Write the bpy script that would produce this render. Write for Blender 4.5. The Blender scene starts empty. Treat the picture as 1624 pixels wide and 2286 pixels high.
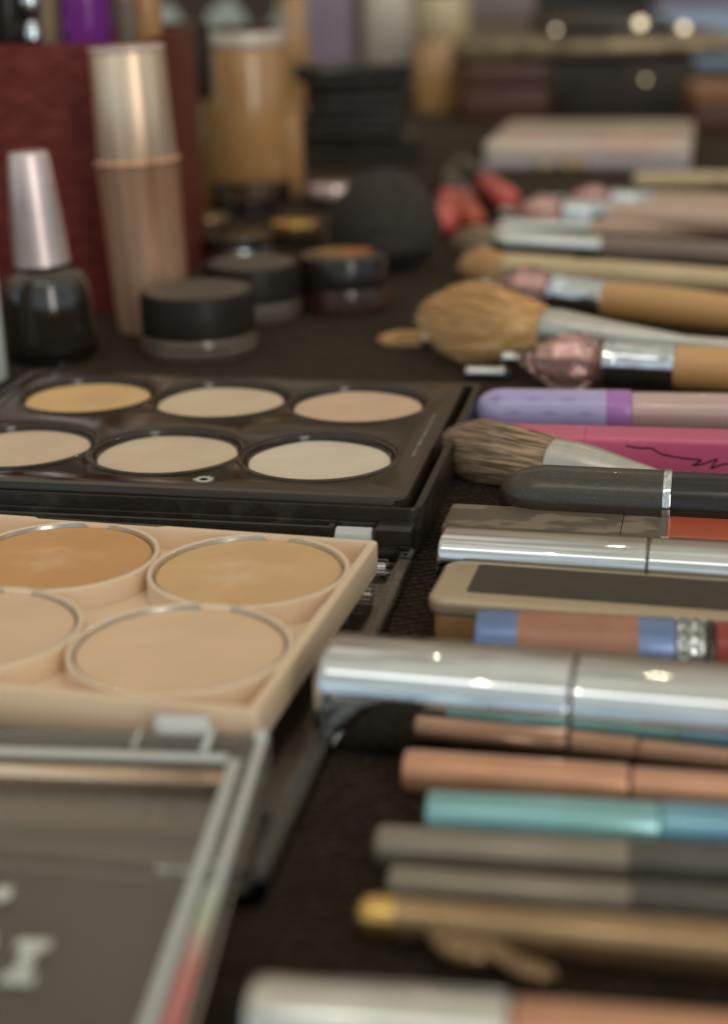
import bpy, bmesh, math, random
from mathutils import Vector, Matrix
random.seed(7)
S = 0.01                                   # everything below is written in centimetres
R = math.radians
scene = bpy.context.scene
C = scene.collection

# ------------------------------------------------------------------ camera numbers (cm)
F, CX, CY = 3616.0, 812.0, 1143.0
PITCH, ROLL, CZ = R(19.33), R(-1.27), 9.45
cp, sp, cr, sr = math.cos(PITCH), math.sin(PITCH), math.cos(ROLL), math.sin(ROLL)
FW = Vector((0, cp, -sp)); UP0 = Vector((0, sp, cp)); RT0 = Vector((1, 0, 0))
RT = RT0*cr + UP0*sr; UP = UP0*cr - RT0*sr
def ray(px, py): return FW + RT*((px-CX)/F) - UP*((py-CY)/F)
def at(px, py, z=0.0):                     # point of the horizontal plane z seen there (cm)
    d = ray(px, py); t = (z-CZ)/d.z
    return Vector((0, 0, CZ)) + d*t
def cmpp(px, py, z=0.0):                   # cm per pixel there
    d = ray(px, py); return ((z-CZ)/d.z)/F

def zrow(b, py):                           # height above the table at which a vertical through b crosses image row py
    m = (CY-py)/F; x, y = b.x, b.y
    return CZ + (m*(y*FW.y+x*FW.x) - (x*UP.x+y*UP.y))/(UP.z-m*FW.z)

# ------------------------------------------------------------------ materials
MATS = {}
def mat(name, col, rough=0.5, metal=0.0, col2=None, nscale=40, nstretch=(1,1,1), nlo=0.35, nhi=0.65, bump=0.0, bscale=200,
        bstretch=(1,1,1), trans=0.0, ior=1.46, coat=0.0, spec=0.5, sheen=0.0, sss=0.0, rough2=None, flake=0.0, facet=None):
    if name in MATS: return MATS[name]
    m = bpy.data.materials.new(name); m.use_nodes = True
    nt = m.node_tree; N = nt.nodes; L = nt.links; b = N['Principled BSDF']
    b.inputs['Base Color'].default_value = (*col, 1)
    b.inputs['Roughness'].default_value = rough
    b.inputs['Metallic'].default_value = metal
    b.inputs['IOR'].default_value = ior
    b.inputs['Transmission Weight'].default_value = trans
    b.inputs['Coat Weight'].default_value = coat
    b.inputs['Coat Roughness'].default_value = 0.08
    b.inputs['Specular IOR Level'].default_value = spec
    b.inputs['Sheen Weight'].default_value = sheen
    if sss:
        b.inputs['Subsurface Weight'].default_value = sss
        b.inputs['Subsurface Radius'].default_value = (1, .6, .35)
        b.inputs['Subsurface Scale'].default_value = 0.0015
    tc = N.new('ShaderNodeTexCoord')
    def noise(scale, stretch, detail=4):
        mp = N.new('ShaderNodeMapping'); mp.inputs['Scale'].default_value = stretch
        L.new(tc.outputs['Object'], mp.inputs['Vector'])
        n = N.new('ShaderNodeTexNoise'); n.inputs['Scale'].default_value = scale; n.inputs['Detail'].default_value = detail
        L.new(mp.outputs[0], n.inputs['Vector']); return n
    if col2 is not None:
        n = noise(nscale, nstretch)
        r = N.new('ShaderNodeValToRGB'); r.color_ramp.elements[0].position = nlo; r.color_ramp.elements[1].position = nhi
        r.color_ramp.elements[0].color = (*col, 1); r.color_ramp.elements[1].color = (*col2, 1)
        L.new(n.outputs['Fac'], r.inputs[0]); L.new(r.outputs[0], b.inputs['Base Color'])
        if rough2 is not None:
            mr = N.new('ShaderNodeMapRange'); mr.inputs['From Min'].default_value = nlo; mr.inputs['From Max'].default_value = nhi
            mr.inputs['To Min'].default_value = rough; mr.inputs['To Max'].default_value = rough2
            L.new(n.outputs['Fac'], mr.inputs['Value']); L.new(mr.outputs[0], b.inputs['Roughness'])
    if bump:
        n = noise(bscale, bstretch, 3); bp = N.new('ShaderNodeBump'); bp.inputs['Strength'].default_value = bump
        bp.inputs['Distance'].default_value = 0.0005
        L.new(n.outputs['Fac'], bp.inputs['Height']); L.new(bp.outputs[0], b.inputs['Normal'])
    if flake:
        v = N.new('ShaderNodeTexVoronoi'); v.inputs['Scale'].default_value = flake
        L.new(tc.outputs['Object'], v.inputs['Vector'])
        bp = N.new('ShaderNodeBump'); bp.inputs['Strength'].default_value = 0.22; bp.inputs['Distance'].default_value = 0.00004
        L.new(v.outputs['Color'], bp.inputs['Height']); L.new(bp.outputs[0], b.inputs['Normal'])
    MATS[name] = m; return m

M = {}
M['chrome'] = mat('polished chrome', (.75,.81,.85), .06, 1, col2=(.68,.74,.78), nscale=120, nlo=.4, nhi=.6, bump=.005, bscale=60)
M['silver'] = mat('brushed silver', (.72,.73,.70), .20, 1, col2=(.62,.64,.62), nscale=300, nstretch=(.1,1,1), bump=.08, bscale=600, bstretch=(.05,1,1))
M['satin'] = mat('satin pale metal', (.62,.60,.55), .34, .85, col2=(.55,.53,.48), nscale=150)
M['paleferrule'] = mat('pale satin ferrule', (.60,.585,.53), .30, .75, col2=(.50,.49,.45), nscale=220, nlo=.45, nhi=.75, bump=.06, bscale=500)
M['pink_silver'] = mat('pinkish silver cap', (.88,.74,.72), .36, .7, col2=(.70,.58,.58), nscale=60)
M['copper'] = mat('rose copper metal', (1.0,.66,.46), .36, .62, col2=(.66,.36,.22), nscale=260, nstretch=(1,1,.01), bump=.04, bscale=200)  # upright colour streaks paint the reflected stripes of a shiny tube
M['copper_pale'] = mat('pale champagne metal', (1.0,.82,.62), .34, .65, col2=(.66,.46,.32), nscale=260, nstretch=(1,1,.01))  # same painted reflection streaks for the cap
M['copper_pencil'] = mat('copper lacquer', (.66,.34,.20), .27, .4, col2=(.58,.29,.165), nscale=140, coat=.3)
M['teal'] = mat('teal metallic lacquer', (.22,.43,.42), .26, .6, col2=(.26,.50,.52), nscale=120)
M['blue_metal'] = mat('blue metallic lacquer', (.18,.37,.50), .26, .65, col2=(.22,.44,.56), nscale=120)
M['blue_cap'] = mat('periwinkle metallic wrap', (.15,.22,.42), .28, .45, col2=(.19,.27,.47), nscale=90)
M['copper_label'] = mat('copper foil label', (.36,.17,.105), .38, .2, col2=(.42,.21,.14), nscale=160, bump=.2, bscale=400)
M['grey_pen'] = mat('grey pencil lacquer', (.29,.25,.195), .23, .5, col2=(.24,.205,.16), nscale=140, coat=.3)
M['grey_dark'] = mat('dark grey lacquer', (.10,.088,.072), .34, .15, col2=(.075,.065,.055), nscale=140, coat=.2)
M['bronze'] = mat('dark bronze lacquer', (.40,.27,.15), .18, .7, col2=(.31,.21,.115), nscale=100)
M['gold'] = mat('yellow gold', (.74,.50,.16), .24, .9, col2=(.64,.42,.13), nscale=100)
M['champagne'] = mat('champagne plastic', (.50,.40,.26), .25, .25, col2=(.45,.35,.22), nscale=60, coat=.5)
M['amber'] = mat('amber lacquered body', (.62,.36,.15), .22, .2, col2=(.5,.28,.11), nscale=60, coat=.6)
M['darktop'] = mat('matte olive black panel', (.055,.045,.03), .55, 0, col2=(.065,.054,.038), nscale=400, spec=.35)
M['black_gloss'] = mat('black gloss plastic', (.020,.014,.010), .13, 0, col2=(.022,.016,.012), nscale=30, rough2=.22, bump=.03, bscale=60, spec=.55)
M['black_insert'] = mat('black glossy palette insert', (.024,.016,.010), .09, 0, col2=(.040,.027,.017), nscale=25, rough2=.22, bump=.08, bscale=30, spec=.55)
M['black_edge'] = mat('scuffed black plastic', (.024,.017,.012), .30, 0, col2=(.055,.045,.034), nscale=260, nlo=.5, nhi=.85, bump=.2, bscale=700, rough2=.45)
M['black_matte'] = mat('black matte plastic', (.026,.019,.014), .45, 0, col2=(.036,.027,.020), nscale=90, spec=.3)
M['lid_matte'] = mat('black lid wall', (.014,.010,.007), .42, 0, col2=(.025,.019,.014), nscale=70, spec=.25)
M['lid_dust'] = mat('dusty lid top', (.095,.078,.06), .5, 0, col2=(.065,.053,.041), nscale=90, spec=.6)
M['smoke_ring'] = mat('smoky glass jar base', (.17,.13,.095), .12, 0, trans=.35, coat=.4)
M['soft_black'] = mat('black soft touch with fine shimmer', (.034,.026,.018), .30, .15, col2=(.16,.13,.09), nscale=4200, nlo=.60, nhi=.72, spec=.9, coat=.25)
M['worn_grey'] = mat('worn grey soft touch', (.125,.10,.07), .42, 0, col2=(.24,.185,.14), nscale=130, nstretch=(.8,1.4,1.4), nlo=.56, nhi=.63, bump=.25, bscale=600, rough2=.6)
M['red_bullet'] = mat('coral red tube', (.50,.10,.045), .35, 0, col2=(.42,.08,.035), nscale=100, coat=.2)
M['red'] = mat('deep red plastic', (.36,.035,.025), .3, 0, col2=(.28,.03,.02), nscale=60, coat=.4)
M['pink'] = mat('magenta pink plastic', (.72,.16,.27), .30, 0, col2=(.64,.12,.24), nscale=45, coat=.35, sss=.15)
M['lilac'] = mat('lilac plastic', (.40,.35,.62), .26, .05, col2=(.46,.41,.68), nscale=60, coat=.3, sss=.1)
M['magenta'] = mat('magenta plastic', (.46,.16,.46), .28, .05, col2=(.42,.18,.50), nscale=60, coat=.3)
M['lilac_dark'] = mat('violet ink', (.29,.245,.48), .4, 0, col2=(.31,.26,.50), nscale=60)
M['pinkfill'] = mat('pinkish gloss tube', (.66,.47,.43), .14, .1, col2=(.52,.34,.33), nscale=45, nstretch=(.1,1,4), coat=.8, nlo=.4, nhi=.6)
M['purple'] = mat('vivid purple plastic', (.24,.035,.30), .22, 0, col2=(.20,.03,.27), nscale=30, coat=.5)
M['wood'] = mat('golden wood handle', (.68,.40,.16), .38, 0, col2=(.56,.30,.11), nscale=60, nstretch=(.12,1,1), coat=.35)
M['wood_pale'] = mat('pale pinkish wood handle', (.64,.44,.33), .4, 0, col2=(.56,.38,.28), nscale=60, nstretch=(.12,1,1), coat=.2)
M['cream'] = mat('cream lacquer', (.68,.53,.31), .32, .1, col2=(.60,.46,.27), nscale=50, coat=.3)
M['hair_tan'] = mat('tan goat hair', (.88,.60,.30), .6, 0, col2=(.52,.27,.085), nscale=900, nstretch=(.05,1,1), nlo=.38, nhi=.66)
M['hair_tan_core'] = mat('tan hair core', (.74,.46,.20), .75, 0, col2=(.44,.23,.08), nscale=350, nstretch=(.06,1,1), bump=.6, bscale=900, bstretch=(.04,1,1))
M['hair_brown'] = mat('grey brown hair', (.68,.50,.34), .5, 0, col2=(.20,.125,.07), nscale=2200, nstretch=(.03,1,1), nlo=.42, nhi=.62)
M['hair_brown_core'] = mat('grey brown hair core', (.34,.24,.15), .8, 0, col2=(.15,.10,.06), nscale=500, nstretch=(.06,1,1), bump=.6, bscale=900, bstretch=(.04,1,1))
M['beige'] = mat('warm beige plastic', (.83,.64,.45), .33, 0, col2=(.79,.60,.42), nscale=40, sss=.25, coat=.15, bump=.03, bscale=150)
M['clear'] = mat('clear plastic', (.93,.93,.90), .04, 0, trans=1, ior=1.47, bump=.03, bscale=60)
M['clear_rim'] = mat('polished clear edge', (.93,.96,.93), .15, 0, trans=.50, ior=1.5, bump=.05, bscale=120)
M['hazy'] = mat('slightly hazy clear plastic', (.90,.80,.70), .07, 0, trans=.965, ior=1.47, bump=.03, bscale=60)
M['print'] = mat('white print', (.62,.64,.58), .5, 0, col2=(.56,.58,.53), nscale=80)
M['towel'] = None
M['blue_bag'] = mat('pale blue gift paper', (.42,.56,.66), .5, 0, col2=(.36,.42,.62), nscale=12)
M['wood_dark'] = mat('orange brown leatherette', (.34,.16,.07), .45, 0, col2=(.22,.09,.04), nscale=20)
M['dark_red'] = mat('dark red glitter board', (.13,.013,.011), .45, .1, col2=(.22,.04,.028), nscale=160, nstretch=(1,1,2), nlo=.35, nhi=.7, flake=900)
M['ochre'] = mat('foundation filled glass', (.56,.31,.12), .22, 0, col2=(.48,.255,.09), nscale=20, coat=.8)
M['ochre_dark'] = mat('dark foundation filled glass', (.12,.065,.02), .16, 0, col2=(.16,.085,.025), nscale=20, coat=.6)
M['sponge'] = mat('black sponge', (.050,.040,.031), .9, 0, col2=(.032,.026,.020), nscale=250, bump=.5, bscale=400)
M['polish'] = mat('black nail lacquer in glass', (.022,.016,.011), .06, 0, col2=(.032,.024,.017), nscale=20, coat=1)
M['glass'] = mat('thick clear glass', (.9,.92,.92), .02, 0, trans=1, ior=1.5)
M['gem'] = mat('pink crystal', (1.0,.78,.76), .01, 0, trans=1.0, ior=1.5)
M['amber_glass'] = mat('amber bronze resin', (.52,.36,.20), .12, .35, trans=.1, ior=1.5, coat=.6)
M['white_board'] = mat('pearly white board', (.78,.68,.56), .3, .1, col2=(.72,.54,.46), nscale=25, coat=.3)
M['lav_board'] = mat('lavender plastic edge', (.60,.53,.53), .3, 0, col2=(.52,.44,.45), nscale=25, coat=.3)
M['tissue'] = mat('white tissue paper', (.58,.62,.56), .8, 0, col2=(.50,.54,.49), nscale=20, bump=.3, bscale=60)
M['lilac_pale'] = mat('pale lilac carton', (.33,.26,.34), .5, 0, col2=(.27,.22,.29), nscale=20)
M['taupe'] = mat('taupe plastic', (.20,.145,.115), .4, 0, col2=(.25,.18,.15), nscale=20)
M['brown_leather'] = mat('red brown leatherette', (.10,.035,.018), .45, 0, col2=(.07,.025,.014), nscale=30, bump=.3, bscale=200)
M['case_dark'] = mat('charcoal case board', (.036,.028,.022), .6, 0, col2=(.065,.05,.04), nscale=30, spec=.2)
M['rose_cream'] = mat('coral rose lipstick', (.70,.12,.095), .35, 0, col2=(.56,.08,.07), nscale=40, coat=.3)
M['cocoa'] = mat('brown cream', (.12,.045,.025), .4, 0, col2=(.09,.03,.02), nscale=40)

def pan_mat(name, col, worn=None, cen=(0,0), rad=.007):
    m = mat(name, col, .5, 0, col2=tuple(c*.90 for c in col), nscale=110, nlo=.35, nhi=.75, bump=.30, bscale=260, sss=.1, spec=.4)
    nt = m.node_tree; N = nt.nodes; L = nt.links; b = N['Principled BSDF']
    bn = [n_ for n_ in N if n_.type == 'BUMP'][0]; old = bn.inputs['Height'].links[0].from_socket
    tcs = N.new('ShaderNodeTexCoord'); n2 = N.new('ShaderNodeTexNoise'); n2.inputs['Scale'].default_value = 55; n2.inputs['Detail'].default_value = 2; n2.inputs['Distortion'].default_value = 1.5
    L.new(tcs.outputs['Object'], n2.inputs['Vector'])
    ma = N.new('ShaderNodeMath'); ma.operation = 'MULTIPLY_ADD'; ma.inputs[1].default_value = 2.2; L.new(n2.outputs['Fac'], ma.inputs[0]); L.new(old, ma.inputs[2]); L.new(ma.outputs[0], bn.inputs['Height'])
    if worn:
        tc = N.new('ShaderNodeTexCoord'); src = b.inputs['Base Color'].links[0].from_socket
        mp = N.new('ShaderNodeMapping'); mp.inputs['Location'].default_value = (-cen[0], -cen[1], 0)
        L.new(tc.outputs['Object'], mp.inputs['Vector'])
        ns = N.new('ShaderNodeTexNoise'); ns.inputs['Scale'].default_value = 220; ns.inputs['Detail'].default_value = 6
        L.new(tc.outputs['Object'], ns.inputs['Vector'])
        ln = N.new('ShaderNodeVectorMath'); ln.operation = 'LENGTH'; L.new(mp.outputs[0], ln.inputs[0])
        ad = N.new('ShaderNodeMath'); ad.operation = 'MULTIPLY_ADD'; ad.inputs[1].default_value = .014
        L.new(ns.outputs['Fac'], ad.inputs[0]); L.new(ln.outputs['Value'], ad.inputs[2])
        mr = N.new('ShaderNodeMapRange'); mr.inputs['From Min'].default_value = rad+.007; mr.inputs['From Max'].default_value = rad*.35+.005
        L.new(ad.outputs[0], mr.inputs['Value'])
        mx = N.new('ShaderNodeMix'); mx.data_type = 'RGBA'
        L.new(mr.outputs[0], mx.inputs['Factor']); L.new(src, mx.inputs['A']); mx.inputs['B'].default_value = (*worn, 1)
        L.new(mx.outputs['Result'], b.inputs['Base Color'])
    return m

def towel_mat():
    m = bpy.data.materials.new('black terry cloth'); m.use_nodes = True
    nt = m.node_tree; N = nt.nodes; L = nt.links; b = N['Principled BSDF']
    tc = N.new('ShaderNodeTexCoord')
    mp = N.new('ShaderNodeMapping'); mp.inputs['Scale'].default_value = (1, .8, 1); mp.inputs['Rotation'].default_value = (0,0,R(-11))
    L.new(tc.outputs['Object'], mp.inputs['Vector'])
    v = N.new('ShaderNodeTexVoronoi'); v.inputs['Scale'].default_value = 760; v.inputs['Randomness'].default_value = .45
    L.new(mp.outputs[0], v.inputs['Vector'])
    n = N.new('ShaderNodeTexNoise'); n.inputs['Scale'].default_value = 120; n.inputs['Detail'].default_value = 5
    L.new(tc.outputs['Object'], n.inputs['Vector'])
    rmp = N.new('ShaderNodeValToRGB'); rmp.color_ramp.elements[0].position = .15; rmp.color_ramp.elements[1].position = .62
    rmp.color_ramp.elements[0].color = (.046,.033,.021,1); rmp.color_ramp.elements[1].color = (.012,.008,.005,1)
    L.new(v.outputs['Distance'], rmp.inputs[0])
    mx = N.new('ShaderNodeMix'); mx.data_type = 'RGBA'; mx.blend_type = 'MULTIPLY'; mx.inputs['Factor'].default_value = .6
    L.new(rmp.outputs[0], mx.inputs['A']); L.new(n.outputs['Fac'], mx.inputs['B'])
    L.new(mx.outputs['Result'], b.inputs['Base Color'])
    b.inputs['Roughness'].default_value = .9; b.inputs['Specular IOR Level'].default_value = .06
    b.inputs['Sheen Tint'].default_value = (1,.72,.5,1); b.inputs['Sheen Weight'].default_value = .10; b.inputs['Sheen Roughness'].default_value = .5
    bp = N.new('ShaderNodeBump'); bp.inputs['Strength'].default_value = .9; bp.inputs['Distance'].default_value = .0006; bp.invert = True
    L.new(v.outputs['Distance'], bp.inputs['Height']); L.new(bp.outputs[0], b.inputs['Normal'])
    return m
M['towel'] = towel_mat()

# ------------------------------------------------------------------ object helpers
def link(o, parent=None):
    C.objects.link(o)
    if parent is not None: o.parent = parent
    return o
def obj(name, bm, m, parent=None, smooth=35):
    me = bpy.data.meshes.new(name)
    bmesh.ops.recalc_face_normals(bm, faces=bm.faces)
    for v in bm.verts: v.co *= S
    bm.to_mesh(me); bm.free()
    me.materials.append(m)
    if smooth:
        for p in me.polygons: p.use_smooth = True
        me.set_sharp_from_angle(angle=R(smooth))
    return link(bpy.data.objects.new(name, me), parent)
def tag(o, label, cat, group=None, kind=None):
    o['label'] = label; o['category'] = cat
    if group: o['group'] = group
    if kind: o['kind'] = kind
    return o
def thing(name, label, cat, loc, rz=0.0, group=None, tilt=(0,0)):
    o = bpy.data.objects.new(name, None); o.empty_display_size = .005
    C.objects.link(o); o.location = Vector(loc)*S; o.rotation_euler = (tilt[0], tilt[1], rz)
    return tag(o, label, cat, group)
def lathe(bm, prof, axis='x', n=48, off=(0,0,0), ey=1.0, ez=1.0):
    rings = []
    for (t, r) in prof:
        r = max(r, 1e-4); ring = []
        for i in range(n):
            a = 2*math.pi*i/n; c, s = math.cos(a)*r, math.sin(a)*r
            p = (t, c*ey, s*ez) if axis == 'x' else (c*ey, s*ez, t)
            ring.append(bm.verts.new((p[0]+off[0], p[1]+off[1], p[2]+off[2])))
        rings.append(ring)
    for a, b in zip(rings, rings[1:]):
        for i in range(n): bm.faces.new((a[i], a[(i+1) % n], b[(i+1) % n], b[i]))
    bm.faces.new(rings[0][::-1]); bm.faces.new(rings[-1])
    return bm
def bar(bm, prof, w, h, e=6, n=48, off=(0,0,0)):
    """squarish bar along x; prof = [(x, scale, inset)], cross-section w x h superellipse"""
    rings = []
    for (t, ins) in prof:
        ring = []; ww, hh = w/2-ins, h/2-ins
        for i in range(n):
            a = 2*math.pi*i/n; c, s = math.cos(a), math.sin(a)
            y = ww*math.copysign(abs(c)**(2/e), c); z = hh*math.copysign(abs(s)**(2/e), s)
            ring.append(bm.verts.new((t+off[0], y+off[1], z+off[2])))
        rings.append(ring)
    for a, b in zip(rings, rings[1:]):
        for i in range(n): bm.faces.new((a[i], a[(i+1) % n], b[(i+1) % n], b[i]))
    bm.faces.new(rings[0][::-1]); bm.faces.new(rings[-1])
    return bm
def box(bm, c, s, bev=.03, seg=2, rz=0, vr=0, vseg=5):
    """bevelled box; vr rounds the vertical edges first"""
    t = bmesh.new(); bmesh.ops.create_cube(t, size=1)
    for v in t.verts: v.co = Vector((v.co.x*s[0], v.co.y*s[1], v.co.z*s[2]))
    if vr:
        es = [e for e in t.edges if abs(e.verts[0].co.x-e.verts[1].co.x) < 1e-6 and abs(e.verts[0].co.y-e.verts[1].co.y) < 1e-6]
        bmesh.ops.bevel(t, geom=es, offset=vr, segments=vseg, profile=.5, affect='EDGES')
    if bev:
        es = [e for e in t.edges if not (abs(e.verts[0].co.x-e.verts[1].co.x) < 1e-6 and abs(e.verts[0].co.y-e.verts[1].co.y) < 1e-6)] if vr else list(t.edges)
        bmesh.ops.bevel(t, geom=es, offset=bev, segments=seg, profile=.5, affect='EDGES')
    mt = Matrix.Translation(Vector(c)) @ Matrix.Rotation(rz, 4, 'Z')
    vm = {}
    for v in t.verts: vm[v] = bm.verts.new(mt @ v.co)
    for f in t.faces: bm.faces.new([vm[v] for v in f.verts])
    t.free(); return bm
def B(): return bmesh.new()
def rrect(x0, y0, x1, y1, r, n=8):
    pts = []
    for (cx, cy, a0) in ((x1-r, y1-r, 0), (x0+r, y1-r, 90), (x0+r, y0+r, 180), (x1-r, y0+r, 270)):
        for k in range(n+1):
            a = R(a0+90*k/n); pts.append((cx+r*math.cos(a), cy+r*math.sin(a)))
    return pts
def circle(cx, cy, r, n=72): return [(cx+r*math.cos(2*math.pi*k/n), cy+r*math.sin(2*math.pi*k/n)) for k in range(n)]
def loopverts(bm, pts, z): return [bm.verts.new((x, y, z)) for x, y in pts]
def strip(bm, a, b):
    n = len(a)
    for i in range(n): bm.faces.new((a[i], a[(i+1) % n], b[(i+1) % n], b[i]))
def holed(bm, outer, holes, ztop, zbot, ch=.03, hole_floor=None):
    """plate with round holes, chamfered edges"""
    edges = []
    def ring(vs):
        return [bm.edges.new((vs[i], vs[(i+1) % len(vs)])) for i in range(len(vs))]
    cxs = sum(p[0] for p in outer)/len(outer); cys = sum(p[1] for p in outer)/len(outer)
    o1 = loopverts(bm, outer, ztop); edges += ring(o1)
    hs = []
    for (cx, cy, r) in holes:
        h1 = loopverts(bm, circle(cx, cy, r+ch), ztop); edges += ring(h1); hs.append((cx, cy, r, h1))
    bmesh.ops.triangle_fill(bm, use_beauty=True, use_dissolve=False, edges=edges)
    # the outer side
    prev = o1
    for (d, z) in ((ch*.5, ztop-ch*.2), (ch, ztop-ch), (ch, zbot)):
        pts = []
        for x, y in outer:
            v = Vector((x-cxs, y-cys)); 
            pts.append((x+math.copysign(d, v.x), y+math.copysign(d, v.y)))
        cur = loopverts(bm, pts, z); strip(bm, prev, cur); prev = cur
    for (cx, cy, r, h1) in hs:
        a = loopverts(bm, circle(cx, cy, r+ch*.35), ztop-ch*.3); strip(bm, h1, a)
        b = loopverts(bm, circle(cx, cy, r), ztop-ch); strip(bm, a, b)
        c = loopverts(bm, circle(cx, cy, r), zbot); strip(bm, b, c)
    return bm
def extr(bm, pts, z0, z1):
    a = loopverts(bm, pts, z0); b = loopverts(bm, pts, z1); strip(bm, a, b); bm.faces.new(a); bm.faces.new(b); return bm
def strands(bm, x0, L, r0, prof, n, th=.006, flat=1.0, dome=.55, wob=.03, seg=6, dirx=-1, seedv=1, zsag=0.0):
    """a bundle of tapering hairs from a disc of radius r0; prof(t) = radius factor along the hair"""
    rnd = random.Random(seedv)
    for _ in range(n):
        rho = math.sqrt(rnd.random()); a = rnd.random()*2*math.pi
        ll = L*(1-dome*rho**2.2)*(1-.10*rnd.random()); w1 = rnd.uniform(-wob, wob); w2 = rnd.uniform(-wob, wob)
        prev = None
        for k in range(seg+1):
            t = k/seg; rr = r0*rho*prof(t*ll/L)
            cx = x0+dirx*ll*t; cy = rr*math.cos(a)+w1*t*t; cz = (rr*math.sin(a)+w2*t*t)*flat - zsag*t*t
            q = th*(1-.85*t**2)
            ring = [bm.verts.new((cx, cy+q*math.cos(b), cz+q*math.sin(b))) for b in (0, 2.1, 4.2)]
            if prev: strip(bm, prev, ring)
            prev = ring
    return bm
def roundend(x, r, k=5, depth=None, sgn=1):
    """quarter-ellipse profile that starts at the tip"""
    depth = depth or r
    return [(x+sgn*depth*(1-math.cos(math.pi/2*i/k)), r*math.sin(math.pi/2*i/k)) for i in range(k+1)]

# a lying tube is placed by two points of its upper outline (pixels of the photo) turned into table positions
def lie(p0, p1, r, zc=None):
    if zc is None: zc = r
    out = []
    for (px, py) in (p0, p1):
        d = ray(px, py); th = math.asin(-d.z/d.length)
        t = (zc + r*math.cos(th) - CZ)/d.z
        q = Vector((0, 0, CZ)) + d*t; q.y -= r*math.sin(th); q.z = zc
        out.append(q)
    a = math.atan2(out[1].y-out[0].y, out[1].x-out[0].x)
    return out[0], a, (out[1]-out[0]).length
def lie_box(p0, p1, w, h, zb=0):
    a0, a1 = at(*p0, zb+h), at(*p1, zb+h)
    a = math.atan2(a1.y-a0.y, a1.x-a0.x)
    q = a0 + Vector((math.sin(a), -math.cos(a), 0))*(w/2); q.z = zb+h/2
    return q, a, (a1-a0).length
def xat(org, ang, px, r_off=0.0):
    """distance along the tube's axis at which it passes image column px"""
    best = None
    u = Vector((math.cos(ang), math.sin(ang), 0))
    for k in range(0, 1600):
        q = org + u*(k*.01); v = q-Vector((0, 0, CZ)); x = CX+F*v.dot(RT)/v.dot(FW)
        if best is None or abs(x-px) < best[0]: best = (abs(x-px), k*.01)
    return best[1]

# ------------------------------------------------------------------ the setting
bm = B(); bmesh.ops.create_grid(bm, x_segments=2, y_segments=2, size=1)
for v in bm.verts: v.co = Vector((v.co.x*260, v.co.y*230+200, 0))
cloth = obj('tabletop_cloth', bm, M['towel'], smooth=0); cloth['kind'] = 'structure'
cloth['label'] = 'black terry cloth spread over the whole table'

# ------------------------------------------------------------------ black six pan palette, open
A_ORG, A_YAW = (-.77, 27.55, 0), R(-11.43)
pal = thing('concealer_palette', 'open black palette of six round cream pans with clear lid folded flat', 'palette', A_ORG, A_YAW)
PS, PR = 2.82, 3.54
L0, R0, F0, K0 = -7.35, 1.92, -2.12, 5.30        # insert outline
# tray: floor, walls
bm = B()
out = rrect(L0-.30, F0-.33, R0+.30, K0+.25, .22); inn = rrect(L0-.16, F0-.19, R0+.16, K0+.12, .12)
a = loopverts(bm, out, .06); b = loopverts(bm, out, .775); c = loopverts(bm, inn, .775); d = loopverts(bm, inn, .30)
o2 = [((x-(-2.7))*.9985-2.7, (y-1.6)*.9985+1.6) for x, y in out]
b2 = loopverts(bm, o2, .80); strip(bm, a, b); strip(bm, b, b2); strip(bm, b2, c); strip(bm, c, d); bm.faces.new(a); bm.faces.new(d)
obj('tray', bm, M['black_edge'], pal)
# front bar with a slot, knuckle at the corner
bm = B(); box(bm, (-3.30, -2.84, .34), (8.30, .10, .50), .02)
box(bm, (-3.30, -2.53, .34), (8.30, .08, .50), .02); box(bm, (.80, -2.685, .34), (.10, .212, .50), .02); box(bm, (-3.30, -2.685, .18), (8.1, .21, .16), .01)
box(bm, (-3.35, -2.915, .20), (8.1, .05, .28), .012)
obj('front_rail', bm, M['black_edge'], pal)
bm = B(); box(bm, (1.83, -2.68, .33), (.62, .44, .56), .05, 3); box(bm, (1.83, -2.66, .12), (.66, .46, .08), .02); box(bm, (1.17, -2.52, .36), (.66, .10, .44), .03)
obj('hinge_block', bm, M['black_edge'], pal)
bm = B(); lathe(bm, [(.88,.02),(.88,.15),(.90,.17),(1.46,.17),(1.48,.15),(1.48,.02)], 'x', 24, (0, -2.78, .40)); box(bm, (.91, -2.86, .25), (.06, .12, .30), .02); box(bm, (1.46,-2.86,.25), (.06,.12,.30), .02)
obj('hinge_pin', bm, M['clear_rim'], pal)
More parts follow.
